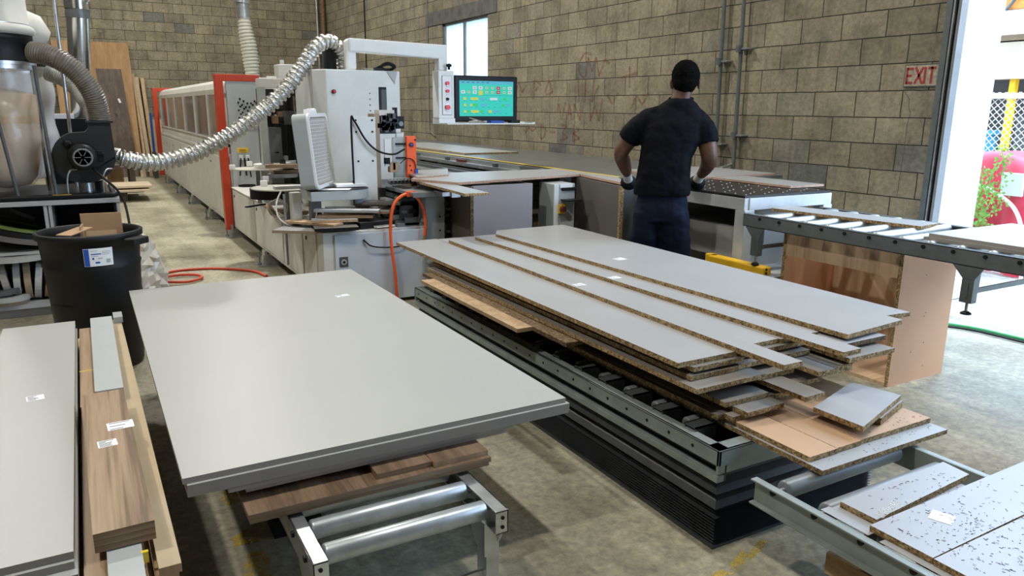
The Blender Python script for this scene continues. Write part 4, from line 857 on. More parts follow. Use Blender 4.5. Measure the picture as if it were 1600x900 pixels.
b = MB(); b.box(2.08, 2.30, 5.5, 5.9, .59, .62, 'greym').box(2.14, 2.26, 5.5, 5.52, .6, .66, 'greyd'); part(b, 'side_works', 'dark fittings under the table')
# orange air hose loop
hp = smooth_path([(2.045, 5.44, .012), (2.03, 5.43, .10), (2.022, 5.43, .25), (2.005, 5.43, .40), (1.995, 5.43, .55), (2.002, 5.43, .68), (2.03, 5.43, .78), (2.09, 5.43, .84), (2.165, 5.43, .855), (2.22, 5.43, .82), (2.265, 5.43, .74), (2.285, 5.43, .65), (2.285, 5.43, .58), (2.275, 5.43, .52)], 8)
t = thing('air_hose', 'bright orange air hose looping up and down at the end of the machine', 'hose', (2.15, 5.43, .0))
MB().sweep(hp, .0125, 'hose', 12).build('hose', t); MB().cyl((2.275, 5.43, .53), (2.272, 5.43, .46), .011, 'brass', 10).cyl((2.272, 5.43, .50), (2.272, 5.43, .485), .015, 'brass', 6).build('fitting', t, 'brass fitting')
MB().box(2.13, 2.20, 5.41, 5.45, .835, .875, 'hose').box(2.10, 2.23, 5.44, 5.47, .80, .84, 'black').build('clip', t)
# black outlet pipe and the foil duct
MB().lathe([(.062, 0), (.062, .17), (.068, .17), (.068, .19), (.058, .19), (.055, .02)], (2.01, 6.9, 1.815), 'black', 24).build('outlet_pipe', mc, 'black outlet pipe')
dp = resample(smooth_path([(.20, 6.62, 1.125), (.30, 6.62, 1.09), (.50, 6.66, 1.06), (.80, 6.72, 1.12), (1.10, 6.78, 1.265), (1.33, 6.8, 1.42), (1.56, 6.8, 1.62), (1.74, 6.82, 1.83), (1.86, 6.84, 1.99), (1.98, 6.86, 2.06), (2.08, 6.88, 2.02), (2.135, 6.9, 1.93), (2.14, 6.92, 1.83)], 14), .0075)
rd = random.Random(9); nn = len(dp)
ds = MB(); jit = [1+.02*rd.uniform(-1, 1) for _ in range(nn)]
ds.sweep(dp, lambda i: (.068 if (i//3) % 2 else .052)*jit[i], 'foil', 28, smooth=False)
for i, v in enumerate(ds.v[:nn*28]): ds.v[i] = v+Vector((rd.uniform(-1, 1), rd.uniform(-1, 1), rd.uniform(-1, 1)))*.0028
ds.build('foil_duct', None, 'crinkled silver foil duct sagging from the black blower up to the white machine', 'duct')
# ribbed hose coming down from the roof onto the machine
t = thing('ribbed_drop_hose', 'pale ribbed hose hanging from a steel duct down onto the orange framed machine', 'hose', (2.33, 12, 1.83))
hp = resample(smooth_path([(2.26, 12, 2.80), (2.27, 12, 2.60), (2.30, 12, 2.35), (2.32, 12, 2.1), (2.33, 12, 1.95), (2.38, 12, 1.80)]), .012)
MB().sweep(hp, lambda i: (.105 if i % 4 < 2 else .092)*(.75+.4*math.sin(min(1, i/len(hp))*math.pi)), 'clearhose', 22, smooth=False).build('hose', t)
MB().cyl((2.255, 12, 2.75), (2.25, 12, 2.95), .09, 'galv', 22).cyl((2.25, 12, 2.95), (2.27, 12, 3.2), .11, 'galv', 22).sweep(smooth_path([(2.27, 12, 3.1), (2.22, 12.1, 3.5), (2.0, 12.3, 3.9), (1.6, 12.6, 4.2)]), .11, 'galv', 22).build('steel_duct', t)
# ================================================================ saw table along the wall
st_ = thing('long_saw_table', 'long grey saw table along the block wall with a yellow measuring tape on its edge', 'table', (4.4, 8, 0))
MB().box(3.87, 5.35, 4.64, 13.2, .92, .948, 'tabg').build('table_top', st_, bevel=.002)
MB().box(3.868, 3.905, 5.08, 12.6, .9485, .952, 'tapey').build('measuring_tape', st_, 'yellow measuring tape')
b = MB()
for i in range(120): b.box(3.869, 3.869+(.018 if i % 5 == 0 else .010), 5.09+i*.03, 5.095+i*.03, .952, .9525, 'ink')
b.build('tape_marks', st_, 'black scale marks', kind=None)
MB().box(3.72, 3.87, 6.2, 13.2, .865, .90, 'galv').box(3.81, 3.868, 6.2, 13.2, .90, .94, 'greym').build('guide_rail', st_)
MB().box(2.62, 3.72, 6.4, 13.2, .80, .83, 'greym').box(3.45, 3.48, 6.4, 13.2, .83, .86, 'rail').box(3.6, 3.62, 6.4, 13.2, .83, .86, 'greyd').box(3.0, 3.03, 6.3, 13.2, .83, .85, 'rail').box(3.2, 3.23, 6.3, 13.2, .83, .85, 'galv').box(2.8, 2.83, 6.3, 13.2, .83, .86, 'greyd').build('lower_deck', st_)
for y in (7.0, 8.2, 9.1, 10.6): MB().box(3.74, 3.78, y, y+.06, .90, .935, 'greyd').build('stop_block', st_)
MB().box(3.74, 3.78, 7.75, 7.95, .90, .93, 'redpan').build('stop_block', st_, 'dark red stop block')
for y in (6.0, 9.0, 12.4):
    for x in (3.95, 5.15): MB().box(x, x+.08, y, y+.08, 0, .92, 'greym').build('leg', st_)
board('grey_sheet', 'loose pale grey panel lying on the long saw table by the wall', 'board', 4.05, 4.80, 8.35, 11.2, .968, .018, 'sheet', 'chip', rot=0)
t = thing('switch_column', 'grey steel column with a red and yellow rotary switch under the white boards', 'control column', (3.43, 5.25, 0))
MB().box(3.32, 3.53, 5.20, 5.42, 0, .90, 'grey').box(3.325, 3.37, 5.195, 5.20, 0, .90, 'white').box(3.385, 3.525, 5.193, 5.20, 0, .77, 'grey').build('body', t, bevel=.004)
MB().box(3.365, 3.43, 5.18, 5.195, .655, .735, 'yellow').build('switch_plate', t, 'yellow switch plate', bevel=.006)
MB().cyl((3.395, 5.145, .697), (3.395, 5.18, .697), .024, 'redpan', 18).build('switch_knob', t, 'dark red knob')
MB().prism([(0, 0), (.05, 0), (.025, .07)], (3.375, 0, .50), (1, 0, 0), (0, 0, 1), (0, 1, 0), 5.188, 5.193, 'yellow').build('warning_triangle', t, 'yellow warning triangle')
MB().box(3.38, 3.50, 5.19, 5.2, .87, .90, 'label').box(3.40, 3.53, 5.188, 5.2, .845, .87, 'black').box(3.39, 3.53, 5.1, 5.2, .765, .775, 'black').build('name_plate', t)
MB().sweep(smooth_path([(3.30, 5.5, .35), (3.22, 5.55, .45), (3.18, 5.6, .55), (3.22, 5.62, .66), (3.35, 5.62, .72)]), .02, 'black', 10).build('black_cable', None, 'thick black cable curving beside the switch column', 'cable')
MB().box(2.7, 3.5, 6.15, 6.2, .70, .72, 'black').build('black_strap', None, 'thin black bar under the saw table', 'bar')
MB().box(3.1, 3.22, 5.6, 5.9, 0, .66, 'greyd').build('dark_cabinet', None, 'dark slim box standing behind the grey panel box', 'box', bevel=.004)
MB().box(3.35, 4.6, 7.2, 7.3, .35, .40, 'ply').box(3.4, 3.5, 7.2, 7.3, 0, .35, 'ply').box(4.4, 4.5, 7.2, 7.3, 0, .35, 'ply').build('low_trestle', None, 'low raw timber trestle under the saw table', 'trestle')
# white boards over box supports
t = thing('support_box', 'dark grey-violet panel box supporting the white boards near the machine', 'box', (2.85, 5.3, 0))
MB().box(2.575, 3.115, 5.19, 5.21, 0, .918, 'pur', 'pur').build('front_panel', t, 'grey-violet front panel')
MB().box(2.545, 2.570, 5.18, 5.9, 0, .915, 'darkbox').box(2.545, 2.572, 5.16, 5.18, 0, .915, 'chipd').build('side_panel', t, 'dark side panel'); MB().box(3.097, 3.115, 5.21, 5.9, 0, .915, 'darkbox').build('side_panel', t)
t = thing('support_box', 'dark grey panel with a raw chipboard edge standing under the white board beside the man', 'box', (3.7, 5.0, 0))
MB().prism([(3.565, 4.64), (3.585, 4.63), (3.745, 5.46), (3.725, 5.47)], (0, 0, 0), (1, 0, 0), (0, 1, 0), (0, 0, 1), 0, .925, 'darkbox', 'darkbox').build('front_panel', t)
MB().prism([(3.562, 4.625), (3.59, 4.62), (3.594, 4.645), (3.566, 4.65)], (0, 0, 0), (1, 0, 0), (0, 1, 0), (0, 0, 1), 0, .925, 'chip').build('raw_edge', t, 'raw chipboard edge')
MB().box(3.60, 4.1, 4.66, 4.68, 0, .92, 'greyd').build('side_panel', t)
WB2 = 'white boards bridging machine and saw table'
b = MB().poly([(2.46, 5.19), (3.745, 5.44), (3.60, 4.67), (3.63, 4.66), (3.864, 5.06), (3.864, 6.03), (2.50, 6.03), (2.25, 5.62)], .932, .951, 'mela2', 'peachedge')
b.build('white_board', None, 'long white board with a pinkish raw edge reaching from the machine to the saw table', 'board', WB2)
board('white_board', 'short white board pointing towards the big pile, by the orange hose', 'board', 2.27, 2.45, 4.63, 5.62, .932, .018, 'mela2', 'chip', rot=-3, group=WB2)
MB().poly([(2.30, 5.60), (2.62, 5.72), (2.9, 6.35), (2.55, 6.30), (2.36, 5.95)], .951, .965, 'mela2', 'peachedge').build('white_board', None, 'small white piece at the orange guard of the machine', 'board', WB2)
# ================================================================ perforated table
t = thing('perforated_air_table', 'white framed work table with a black perforated top, right of the man', 'table', (4.25, 4.1, 0))
MB().box(3.83, 4.68, 3.62, 4.62, .925, .942, 'steelblk').build('table_top', t, 'black perforated top')
b = MB()
for i in range(9):
    for k in range(10):
        x = 3.89+i*.09; y = 3.67+k*.098+(.045 if i % 2 else 0)
        if i % 2 == 0 or k % 2 == 0: b.lathe([(.0, .9425), (.005, .942), (.005, .944), (.0, .945)], (x, y, 0), 'label', 8)
b.build('air_nozzles', t, 'rows of small pale nozzles')
b = MB().box(3.82, 3.86, 3.61, 4.63, .845, .925, 'mwhite2').box(4.65, 4.69, 3.61, 4.63, .845, .925, 'mwhite2').box(3.86, 4.65, 3.60, 3.64, .845, .925, 'mwhite2').box(3.86, 4.65, 4.60, 4.63, .845, .925, 'mwhite2')
b.build('apron_frame', t, bevel=.002)
for x, y in ((3.82, 3.60), (4.60, 3.60), (3.82, 4.54), (4.60, 4.54)): MB().box(x, x+.09, y, y+.09, 0, .845, 'mwhite2').build('leg', t, bevel=.003)
t = thing('open_cabinet', 'pale open-fronted cabinet with one shelf under the perforated table', 'cabinet', (4.2, 4.1, 0))
MB().box(3.92, 4.55, 3.70, 3.72, .02, .83, 'mela').build('side_panel', t); MB().box(3.92, 4.55, 4.42, 4.44, .02, .83, 'mela').build('side_panel', t)
MB().box(4.53, 4.55, 3.72, 4.42, .02, .83, 'mela').build('back_panel', t); MB().box(3.92, 4.53, 3.72, 4.42, .685, .70, 'mela').build('shelf', t)
MB().box(3.915, 3.93, 3.72, 4.42, .48, .685, 'mela').build('lower_front', t); MB().box(3.92, 4.53, 3.72, 4.42, .02, .04, 'mela').build('bottom_panel', t)
board('loose_board', 'thin pale board lying on the far side of the perforated table, pinkish edge', 'board', 4.50, 4.86, 3.82, 4.63, .962, .016, 'sheet', 'peachedge', rot=0, group='boards on the wall side of the perforated table')
board('loose_board', 'pale board at the wall, partly under the thin one behind the man', 'board', 4.28, 5.28, 4.66, 5.55, .965, .016, 'mela2', 'peachedge', group='boards on the wall side of the perforated table')
b = MB().box(4.55, 4.57, 2.6, 3.56, 0, .80, 'outw'); b.build('white_sheet', None, 'white panel standing behind the raised conveyor by the door', 'panel')
MB().box(3.72, 4.50, 3.24, 3.56, 0, .47, 'mela').build('low_white_box', None, 'low pale box under the end of the raised conveyor', 'box')
t = thing('yellow_tool', 'long yellow tool casing lying low under the corner of the white framed table', 'tool', (3.80, 3.65, .47))
MB().box(3.70, 3.78, 3.30, 3.80, .47, .525, 'yellow').cyl((3.74, 3.80, .47), (3.74, 3.80, .525), .04, 'yellow', 16).build('casing', t, bevel=.01)
MB().cyl((3.73, 3.295, .485), (3.73, 3.30, .485), .008, 'black', 8).build('end_hole', t); MB().cyl((3.73, 3.295, .51), (3.73, 3.30, .51), .008, 'black', 8).build('end_hole', t)
# ================================================================ clutter on the machine bench
def disc(label, cx, cy, z, r, th, mk, hole=.03, name='tape_reel', cat='reel', group='round reels and trays on the machine bench', rim=None):
    b = MB(); b.lathe([(hole, 0), (r, 0), (r, th), (hole, th), (hole, 0)], (cx, cy, z), mk, 36, smooth=False)
    if rim: b.lathe([(r-.006, th), (r, th), (r, th+.012), (r-.006, th+.012)], (cx, cy, z), rim, 36, smooth=False)
    return b.build(name, None, label, cat, group)
t = thing('reel_carousel', 'machine reel carousel: thin round plates on a post holding edging tape', 'carousel', (1.45, 7.0, .59))
MB().lathe([(.02, 0), (.24, 0), (.24, .008), (.02, .008)], (1.45, 7.55, .915), 'clearhose', 40, smooth=False).build('upper_plate', t)
MB().lathe([(.02, 0), (.26, 0), (.26, .008), (.02, .008)], (1.40, 6.25, .855), 'clearhose', 40, smooth=False).build('lower_plate', t)
MB().cyl((1.45, 7.55, .59), (1.45, 7.55, .92), .02, 'greym').cyl((1.42, 6.25, .59), (1.42, 6.25, .86), .02, 'greym').build('post', t)
for x, y, z in ((1.22, 7.55, .915), (1.60, 7.40, .93), (1.27, 6.40, .863), (1.33, 6.62, .88), (1.52, 6.05, .863), (1.42, 7.78, .93)): MB().box(x-.025, x+.025, y-.02, y+.02, z, z+.045, 'label').build('guide_block', t, 'white guide block')
disc('white ring of edging tape on the upper round plate of the bench', 1.62, 7.62, .925, .19, .03, 'cloth', .10)
disc('large coil of black edging tape hanging under the lower round plate', 1.38, 6.58, .745, .19, .085, 'black', .10, name='tape_coil')
disc('small black ring of tape beside the white guide block on the bench', 1.20, 6.72, .835, .075, .014, 'rubber', .062, name='tape_coil')
disc('grey tape coil between the plates on the bench', 1.55, 6.95, .885, .13, .03, 'greym', .08, name='tape_coil')
disc('tan edging tape coil in the middle of the bench clutter', 1.60, 7.05, .917, .14, .028, 'tan', .09, name='tape_coil')
disc('greige tape coil on the tan one', 1.58, 7.15, .947, .12, .025, 'cloth', .08, name='tape_coil')
MB().box(1.09, 1.30, 6.40, 6.425, .70, .712, 'black', rot=35).build('black_tape_tail', None, 'loose black tape end hanging below the black coil', 'tape')
def pk(label, cx, cy, z, lx, ly, rot, th=.018, top='melar', edge='ply', name='board_offcut', tilt=None, group='offcuts piled on the machine bench'):
    return board(name, label, 'offcut', cx-lx/2, cx+lx/2, cy-ly/2, cy+ly/2, z, th, top, edge, rot, group, tilt)
pk('tan wedge shaped offcut on the reels', 1.55, 6.92, 1.0, .30, .10, -12, .03, 'walnut', 'walnute')
pk('brown offcut behind the fan foot on the reels', 1.68, 6.98, .985, .22, .14, 20, .02, 'tan', 'tan')
t = thing('coil_tray', 'round-ended grey tape tray reaching out from the bench under the box fan', 'tray', (1.75, 5.95, .80))
pts = [(1.47+.0, 5.70)]+[(1.80+.17*math.cos(R(a)), 5.87+.17*math.sin(R(a))) for a in range(-90, 91, 15)]+[(1.47, 6.04)]
MB().poly(pts, .80, .873, 'grey').build('tray_body', t, bevel=.003); MB().poly([(x+.0, y) for x, y in pts], .8735, .878, 'black').build('tray_liner', t, 'black liner')
MB().box(1.52, 1.60, 5.90, 5.98, .59, .80, 'greym').build('post', t)
pk('white offcut bar on the lower round plate, left of the fan foot', 1.40, 6.12, .888, .22, .06, 4, .028, 'label', 'mela2')
pk('light grey offcut bar lying on the coil tray', 1.64, 6.00, .908, .24, .10, 8, .028, 'mela2', 'sheet2')
pk('white offcut on the right end of the coil tray', 1.84, 5.90, .905, .24, .12, -4, .02, 'label', 'label')
MB().poly([(1.45, 5.80), (1.76, 5.68), (1.82, 5.80), (1.50, 5.92)], .8785, .8795, 'paperw').build('paper_sheet', None, 'sheet of white paper on the coil tray', 'paper')
t = thing('bagged_post', 'plastic wrapped grey column with pale cable loops at the bench corner', 'column', (1.40, 5.9, .59))
MB().box(1.355, 1.44, 5.86, 5.92, .59, .86, 'clearhose').build('wrapped_column', t, bevel=.01)
MB().sweep(smooth_path([(1.30, 5.92, .87), (1.25, 5.88, .78), (1.25, 5.84, .68), (1.32, 5.8, .62), (1.44, 5.8, .605), (1.52, 5.82, .64), (1.55, 5.85, .70)]), .006, 'cloth', 8).build('cable_loop', t)
MB().sweep(smooth_path([(1.28, 6.0, .80), (1.22, 6.0, .76), (1.24, 6.0, .68), (1.32, 6.0, .66), (1.36, 6.0, .74), (1.30, 6.0, .80)]), .006, 'tan', 8).build('cable_loop', t)
MB().box(1.30, 1.315, 5.86, 5.875, .30, .85, 'greym').build('thin_rod', t)
pk('small brown offcut leaning on the bench edge', 1.385, 6.75, .635, .05, .62, -8, .03, 'walnut', 'tan', tilt=('Y', 35))
pk('brown stub under the reels', 1.55, 6.65, .625, .16, .3, 10, .03, 'walnutx', 'walnutx')
pk('triangular grey offcut overhanging the bench corner', 1.43, 5.75, .611, .34, .46, -35, .02, 'sheet', 'tan')
pk('black faced board under the grey plank', 1.60, 5.55, .634, .32, .28, -10, .022, 'darkbox', 'black')
pk('tan board showing left of the black faced one', 1.47, 5.68, .652, .12, .46, 38, .016, 'ply', 'ply')
pk('grey plank with a wooden end', 1.62, 5.62, .672, .34, .13, -14, .018, 'sheet', 'ply')
pk('walnut edged board in the middle of the offcut pile', 1.72, 5.66, .692, .42, .12, -24, .018, 'walnutx', 'walnute')
pk('longer brown edged board in the offcut pile', 1.83, 5.72, .711, .50, .16, -20, .018, 'mela', 'walnute')
pk('long bright white board on top of the offcut pile', 1.74, 5.68, .731, .50, .10, -30, .019, 'label', 'mela2')
pk('greige board behind the bright white one', 1.82, 5.95, .715, .34, .12, -12, .03, 'mela', 'melaedge')
pk('brown and white board right of the pile', 1.99, 5.82, .750, .26, .12, -28, .018, 'mela2', 'walnute')
pk('dark board lying highest on the right of the pile', 2.05, 5.74, .771, .30, .16, -30, .02, 'darkbox', 'darkbox')
pk('grey block at the right end of the bench', 2.16, 5.74, .665, .14, .16, -10, .05, 'greym', 'greym')
pk('small white slip near the right end of the bench', 1.98, 5.52, .612, .16, .05, 12, .012, 'mela2', 'label')
pk('dark flat offcuts under the right side of the pile', 1.92, 5.66, .640, .30, .24, 8, .045, 'darkbox', 'black')
# box fan, leaning, seen almost side-on
t = thing('box_fan', 'white box fan with a dusty square grille leaning on the machine bench', 'fan', (1.62, 5.98, .88))
def fanx(mb):
    a = R(-63); ca, sa = math.cos(a), math.sin(a); lean = R(11); cl, sl = math.cos(lean), math.sin(lean)
    o = []
    for v in mb.v:                       # local: x width, y thickness (grille at -y), z up
        x, y, z = v; y, z = y*cl+z*sl, -y*sl+z*cl
        o.append(Vector((1.60+x*ca*-1-y*sa*-1, 6.0-x*sa*-1*-1-y*ca*-1*-1, .895+z)))
    mb.v = o; return mb
def fl(x, y, z):
    """fan frame: x runs away from the camera, grille normal faces right/near"""
    return x, y, z
FN = Vector((.86, -.51, 0)); FU = Vector((.51, .86, 0)); LN = R(5); UP = Vector((-math.sin(LN)*FN.x, -math.sin(LN)*FN.y, math.cos(LN))); FNt = Vector((FN.x*math.cos(LN), FN.y*math.cos(LN), math.sin(LN)))
F0 = Vector((1.60, 5.93, .885))
def fp(w_, d, h): return F0+FU*w_+FNt*d+UP*h
def rrect(W, H, r, n=6):
    pts = []
    for cx, cy, a0 in ((W/2-r, H-r, 0), (-W/2+r, H-r, 90), (-W/2+r, r, 180), (W/2-r, r, 270)):
        for k in range(n+1): a = R(a0+90*k/n); pts.append((cx+r*math.cos(a), cy+r*math.sin(a)))
    return pts
def fprism(pts, d0, d1, mk, mb=None):
    b = mb or MB(); n = len(pts); b.add([fp(x, d0, z) for x, z in pts]+[fp(x, d1, z) for x, z in pts], [tuple(range(n-1, -1, -1)), tuple(range(n, 2*n))]+[(i, (i+1) % n, n+(i+1) % n, n+i) for i in range(n)], mk); return b
W_, H_ = .54, .565
fprism(rrect(W_, H_, .05), -.065, .045, 'grey').build('housing', t, bevel=.006)
rim = MB(); o_ = rrect(W_, H_, .05); i_ = [(x*.90, H_/2+(z-H_/2)*.90) for x, z in o_]; n = len(o_)
rim.add([fp(x, .045, z) for x, z in o_]+[fp(x, .062, z) for x, z in o_]+[fp(x, .045, z) for x, z in i_]+[fp(x, .062, z) for x, z in i_],
        [f for k in range(n) for f in ((k, (k+1) % n, n+(k+1) % n, n+k), (n+k, n+(k+1) % n, 3*n+(k+1) % n, 3*n+k), (3*n+k, 3*n+(k+1) % n, 2*n+(k+1) % n, 2*n+k))], 'label')
rim.build('front_rim', t, 'white front rim')
fprism(i_, .0455, .047, 'dustgr').build('grille_back', t, 'dusty beige inside of the grille')
g_ = MB()
for k in range(1, 17):
    x = -W_*.45+k*W_*.9/17; g_.box(0, 0, 0, 0, 0, 0) if False else None
    for (a, b_, c_, d_) in ((x-.0016, x+.0016, .035, H_-.035),):
        fprism([(a, c_), (b_, c_), (b_, d_), (a, d_)], .050, .055, 'label', g_)
for k in range(1, 19):
    z = .03+k*(H_-.06)/19; fprism([(-W_*.45, z-.0016), (W_*.45, z-.0016), (W_*.45, z+.0016), (-W_*.45, z+.0016)], .050, .055, 'label', g_)
g_.build('grille', t, 'white square grille')
fprism([(-.05, H_), (.10, H_), (.09, H_+.035), (.05, H_+.04), (.04, H_+.03), (.0, H_+.03), (-.04, H_+.035)], -.03, .03, 'label').build('handle', t, 'white carry handle')
# ================================================================ coiled red hose on the floor
MB().sweep(smooth_path([(.30, 6.75, .012), (.42, 7.2, .012), (.62, 7.45, .012), (.95, 7.42, .012), (1.25, 7.15, .012), (1.33, 6.85, .012)]), .012, 'redhose', 10)\
    .sweep(smooth_path([(.32, 6.9, .014), (.45, 7.12, .02), (.62, 7.22, .02), (.78, 7.15, .02), (.80, 7.0, .02), (.66, 6.9, .02), (.45, 6.93, .035), (.36, 6.85, .035), (.38, 6.7, .02)]), .012, 'redhose', 10)\
    .build('red_hose', None, 'red air hose coiled loosely on the floor between bin and machine', 'hose')
# ================================================================ black bin with a cardboard box
t = thing('rubbish_bin', 'large round black rubbish bin with a blue and white label', 'bin', (-.01, 4.92, 0))
BX, BY = -.015, 4.92
MB().lathe([(0, .0), (.205, .0), (.215, .02), (.250, .60), (.256, .62), (.250, .63), (.260, .765), (.276, .77), (.278, .80), (.265, .805), (.256, .80), (.250, .77), (.205, .06), (0, .05)], (BX, BY, 0), 'rubber', 48).build('body', t)
for s in (1, -1):
    a = R(-42) if s > 0 else R(98); c, si = math.cos(a), math.sin(a)
    b = MB(); P_ = [(BX+c*.28-si*.075, BY+si*.28+c*.075), (BX+c*.345-si*.06, BY+si*.345+c*.06), (BX+c*.345+si*.06, BY+si*.345-c*.06), (BX+c*.28+si*.075, BY+si*.28-c*.075)]
    b.poly(P_, .735, .775, 'rubber').build('handle', t, bevel=.008)
lb = MB(); n = 8; vv = []
def bp(a, z, dr): r = .2535+(z-.63)*.045+dr; return (BX+r*math.cos(R(a)), BY+r*math.sin(R(a)), z)
def wrap(mb, a0, a1, z0, z1, mk, dr, n=8):
    vv = []
    for k in range(n+1): a = a0+(a1-a0)*k/n; vv += [bp(a, z0, dr), bp(a, z1, dr)]
    mb.add(vv, [(2*k, 2*k+2, 2*k+3, 2*k+1) for k in range(n)], mk)
wrap(lb, -99, -67, .635, .735, 'label', .004); wrap(lb, -98.5, -93, .637, .733, 'blueink', .005); wrap(lb, -91, -80, .700, .706, 'blueink', .005)
for z, a0, a1 in ((.72, -91, -84), (.69, -91, -83), (.714, -79, -70), (.706, -79, -69), (.698, -79, -71)): wrap(lb, a0, a1, z, z+.003, 'grey', .005, 3)
wrap(lb, -90, -88, .672, .684, 'blueink', .005, 2); wrap(lb, -84, -79, .675, .681, 'grey', .005, 2); wrap(lb, -87, -82, .650, .660, 'blueink', .005, 2); wrap(lb, -75, -70, .65, .672, 'grey', .005, 2)
lb.build('label_sticker', t, 'white and blue product label')
wrap_b = MB(); wrap(wrap_b, -118, -108, .15, .50, 'black', .002, 4)
t = thing('cardboard_box', 'opened brown cardboard box sticking out of the black bin', 'box', (.03, 4.9, .72))
MB().box(-.05, .16, 4.95, 4.956, .66, .895, 'card', rot=-6, tilt=('X', 8)).build('back_flap', t)
MB().box(-.04, .13, 4.78, 4.94, .735, .74, 'card', rot=-6).build('bottom', t)
MB().box(-.13, -.04, 4.72, 4.90, .812, .817, 'card', rot=-38, tilt=('X', 6)).build('side_flap', t)
MB().box(-.052, -.046, 4.80, 4.95, .735, .84, 'card', rot=-6).build('side', t); MB().box(-.03, .12, 4.78, 4.786, .74, .815, 'card', rot=-6, tilt=('X', -14)).build('front_flap', t)
rb_ = random.Random(4); vv = []; ff = []; NA, NB = 22, 14
for i in range(NB+1):
    z = .02+.58*i/NB; rr = .125*math.sin(math.pi*min(1, .25+.75*i/NB))**.6+.02
    for k in range(NA): a = 2*math.pi*k/NA; q = rr*(1+rb_.uniform(-.22, .22)); vv.append((.30+q*math.cos(a), 6.02+q*1.3*math.sin(a), z+rb_.uniform(-.012, .012)))
for i in range(NB):
    for k in range(NA): a = i*NA+k; b = i*NA+(k+1) % NA; ff.append((a, b, b+NA, a+NA))
MB().add(vv, ff, 'bagp', False).add(vv[-NA:], [tuple(range(NA))], 'bagp').build('plastic_bag', None, 'crumpled pale plastic wrap standing on the floor behind the bin', 'bag')
# moulded oval recess and ring on the bin
binb = bpy.data.objects['rubbish_bin']
rc = MB(); wrap(rc, -160, -120, .40, .408, 'black', .003, 10)
pr_ = []
for k in range(25):
    a = 2*math.pi*k/24; pr_.append(bp(-118+13*math.cos(a), .36+.15*math.sin(a), -.004+(.36+.15*math.sin(a)-.63)*.04))
rc.sweep(pr_, .006, 'rubber', 6).build('moulded_ring', binb, 'moulded oval on the side')
MB().sweep(smooth_path([(.05, 6.30, 1.06), (.12, 6.25, .98), (.19, 6.22, .90), (.235, 6.2, .78), (.25, 6.0, .5), (.27, 5.6, .1), (.32, 5.3, .01), (.5, 5.6, .01)]), .009, 'black', 8).build('power_cable', None, 'black power cable hanging from the blower motor behind the bin', 'cable')
# ================================================================ white shelf cabinet with edging coils
t = thing('shelf_cabinet', 'white shelf cabinet holding rolls of edging tape, dust collector on top', 'cabinet', (-.6, 6.7, 0))
FY = 6.30
MB().box(-1.6, .205, FY-.01, 7.35, .80, .832, 'mela2').build('top_panel', t, bevel=.002)
for x0, x1, l in ((-1.6, -1.58, 0), (-.285, -.262, 0), (-.255, -.235, 0), (.18, .20, 0)): MB().box(x0, x1, FY, 7.33, .02, .80, 'mela2').build('side_panel', t)
MB().box(-1.58, .18, 7.31, 7.33, .02, .80, 'greyd').build('back_panel', t, 'dark back panel')
MB().box(-1.6, .20, FY-.03, 7.33, .07, .10, 'mela2').box(-1.6, .2, FY+.02, 7.33, 0, .07, 'melaedge').build('bottom_panel', t)
MB().box(-1.58, -.285, FY+.01, 7.31, .455, .475, 'mela').build('shelf', t); MB().box(-.235, .18, FY+.05, 7.31, .46, .475, 'greyd').build('shelf', t)
def coil_up(label, x, mk, r=.135, th=.045, lean=0):
    b = MB(); b.lathe([(r*.62, 0), (r, 0), (r, th), (r*.62, th), (r*.62, 0)], (0, 0, 0), mk, 32, 'X', smooth=False)
    mt = Matrix.Rotation(R(lean), 3, 'Y'); b.v = [mt @ v+Vector((x, FY+.16, .105+r)) for v in b.v]
    return b.build('edging_coil', None, label, 'coil', 'edging tape rolls standing on the lower shelf')
for i, (l, mk, x, r, le) in enumerate((('greige edging roll standing first from the left edge of the photo', 'melaedge', -.60, .16, -8), ('greige edging roll standing left of the brown one', 'mela', -.53, .155, 2), ('brown edging roll standing between greige and light grey rolls', 'tan', -.465, .15, 0),
                                  ('light grey edging roll standing in the middle of the lower shelf', 'sheet2', -.40, .145, 8), ('tan wood-coloured edging roll with a tape strip', 'ply', -.33, .145, 12))): coil_up(l, x, mk, r, .042, le)
def coil_flat(label, x, y, z, r, th, mk, tilt=0, name='edging_coil', grp='edging tape rolls lying on the shelves'):
    b = MB(); b.lathe([(r*.72, 0), (r, 0), (r, th), (r*.72, th), (r*.72, 0)], (0, 0, 0), mk, 36, smooth=False)
    mt = Matrix.Rotation(R(tilt), 3, 'Y'); b.v = [mt @ v+Vector((x, y, z)) for v in b.v]
    return b.build(name, None, label, 'coil', grp)
coil_flat('brown flat edging roll on the cabinet floor', -.60, FY+.10, .102, .15, .03, 'tan'); coil_flat('greige flat edging roll on the brown one', -.60, FY+.08, .134, .16, .035, 'mela', 2)
coil_flat('dark grey flat edging roll on top of the low stack', -.63, FY+.08, .182, .15, .035, 'greyd', -2)
coil_flat('greige flat edging roll lying across the standing rolls', -.50, FY+.16, .415, .24, .036, 'mela', 0)
coil_flat('dark tilted edging roll above the shelf', -.50, FY+.22, .55, .25, .04, 'darkbox', 14, grp='tilted dark rolls on the upper shelf')
coil_flat('lime striped edging roll, topmost of the tilted rolls', -.48, FY+.24, .63, .24, .014, 'grn', 15, grp='tilted dark rolls on the upper shelf')
coil_flat('black tilted edging roll under the lime striped one', -.49, FY+.22, .595, .25, .03, 'black', 15, grp='tilted dark rolls on the upper shelf')
MB().box(-.50, -.34, FY+.1, FY+.16, .72, .745, 'black', tilt=('Y', 28)).build('black_clamp_bar', None, 'black clamp bar leaning in the dark upper shelf', 'tool')
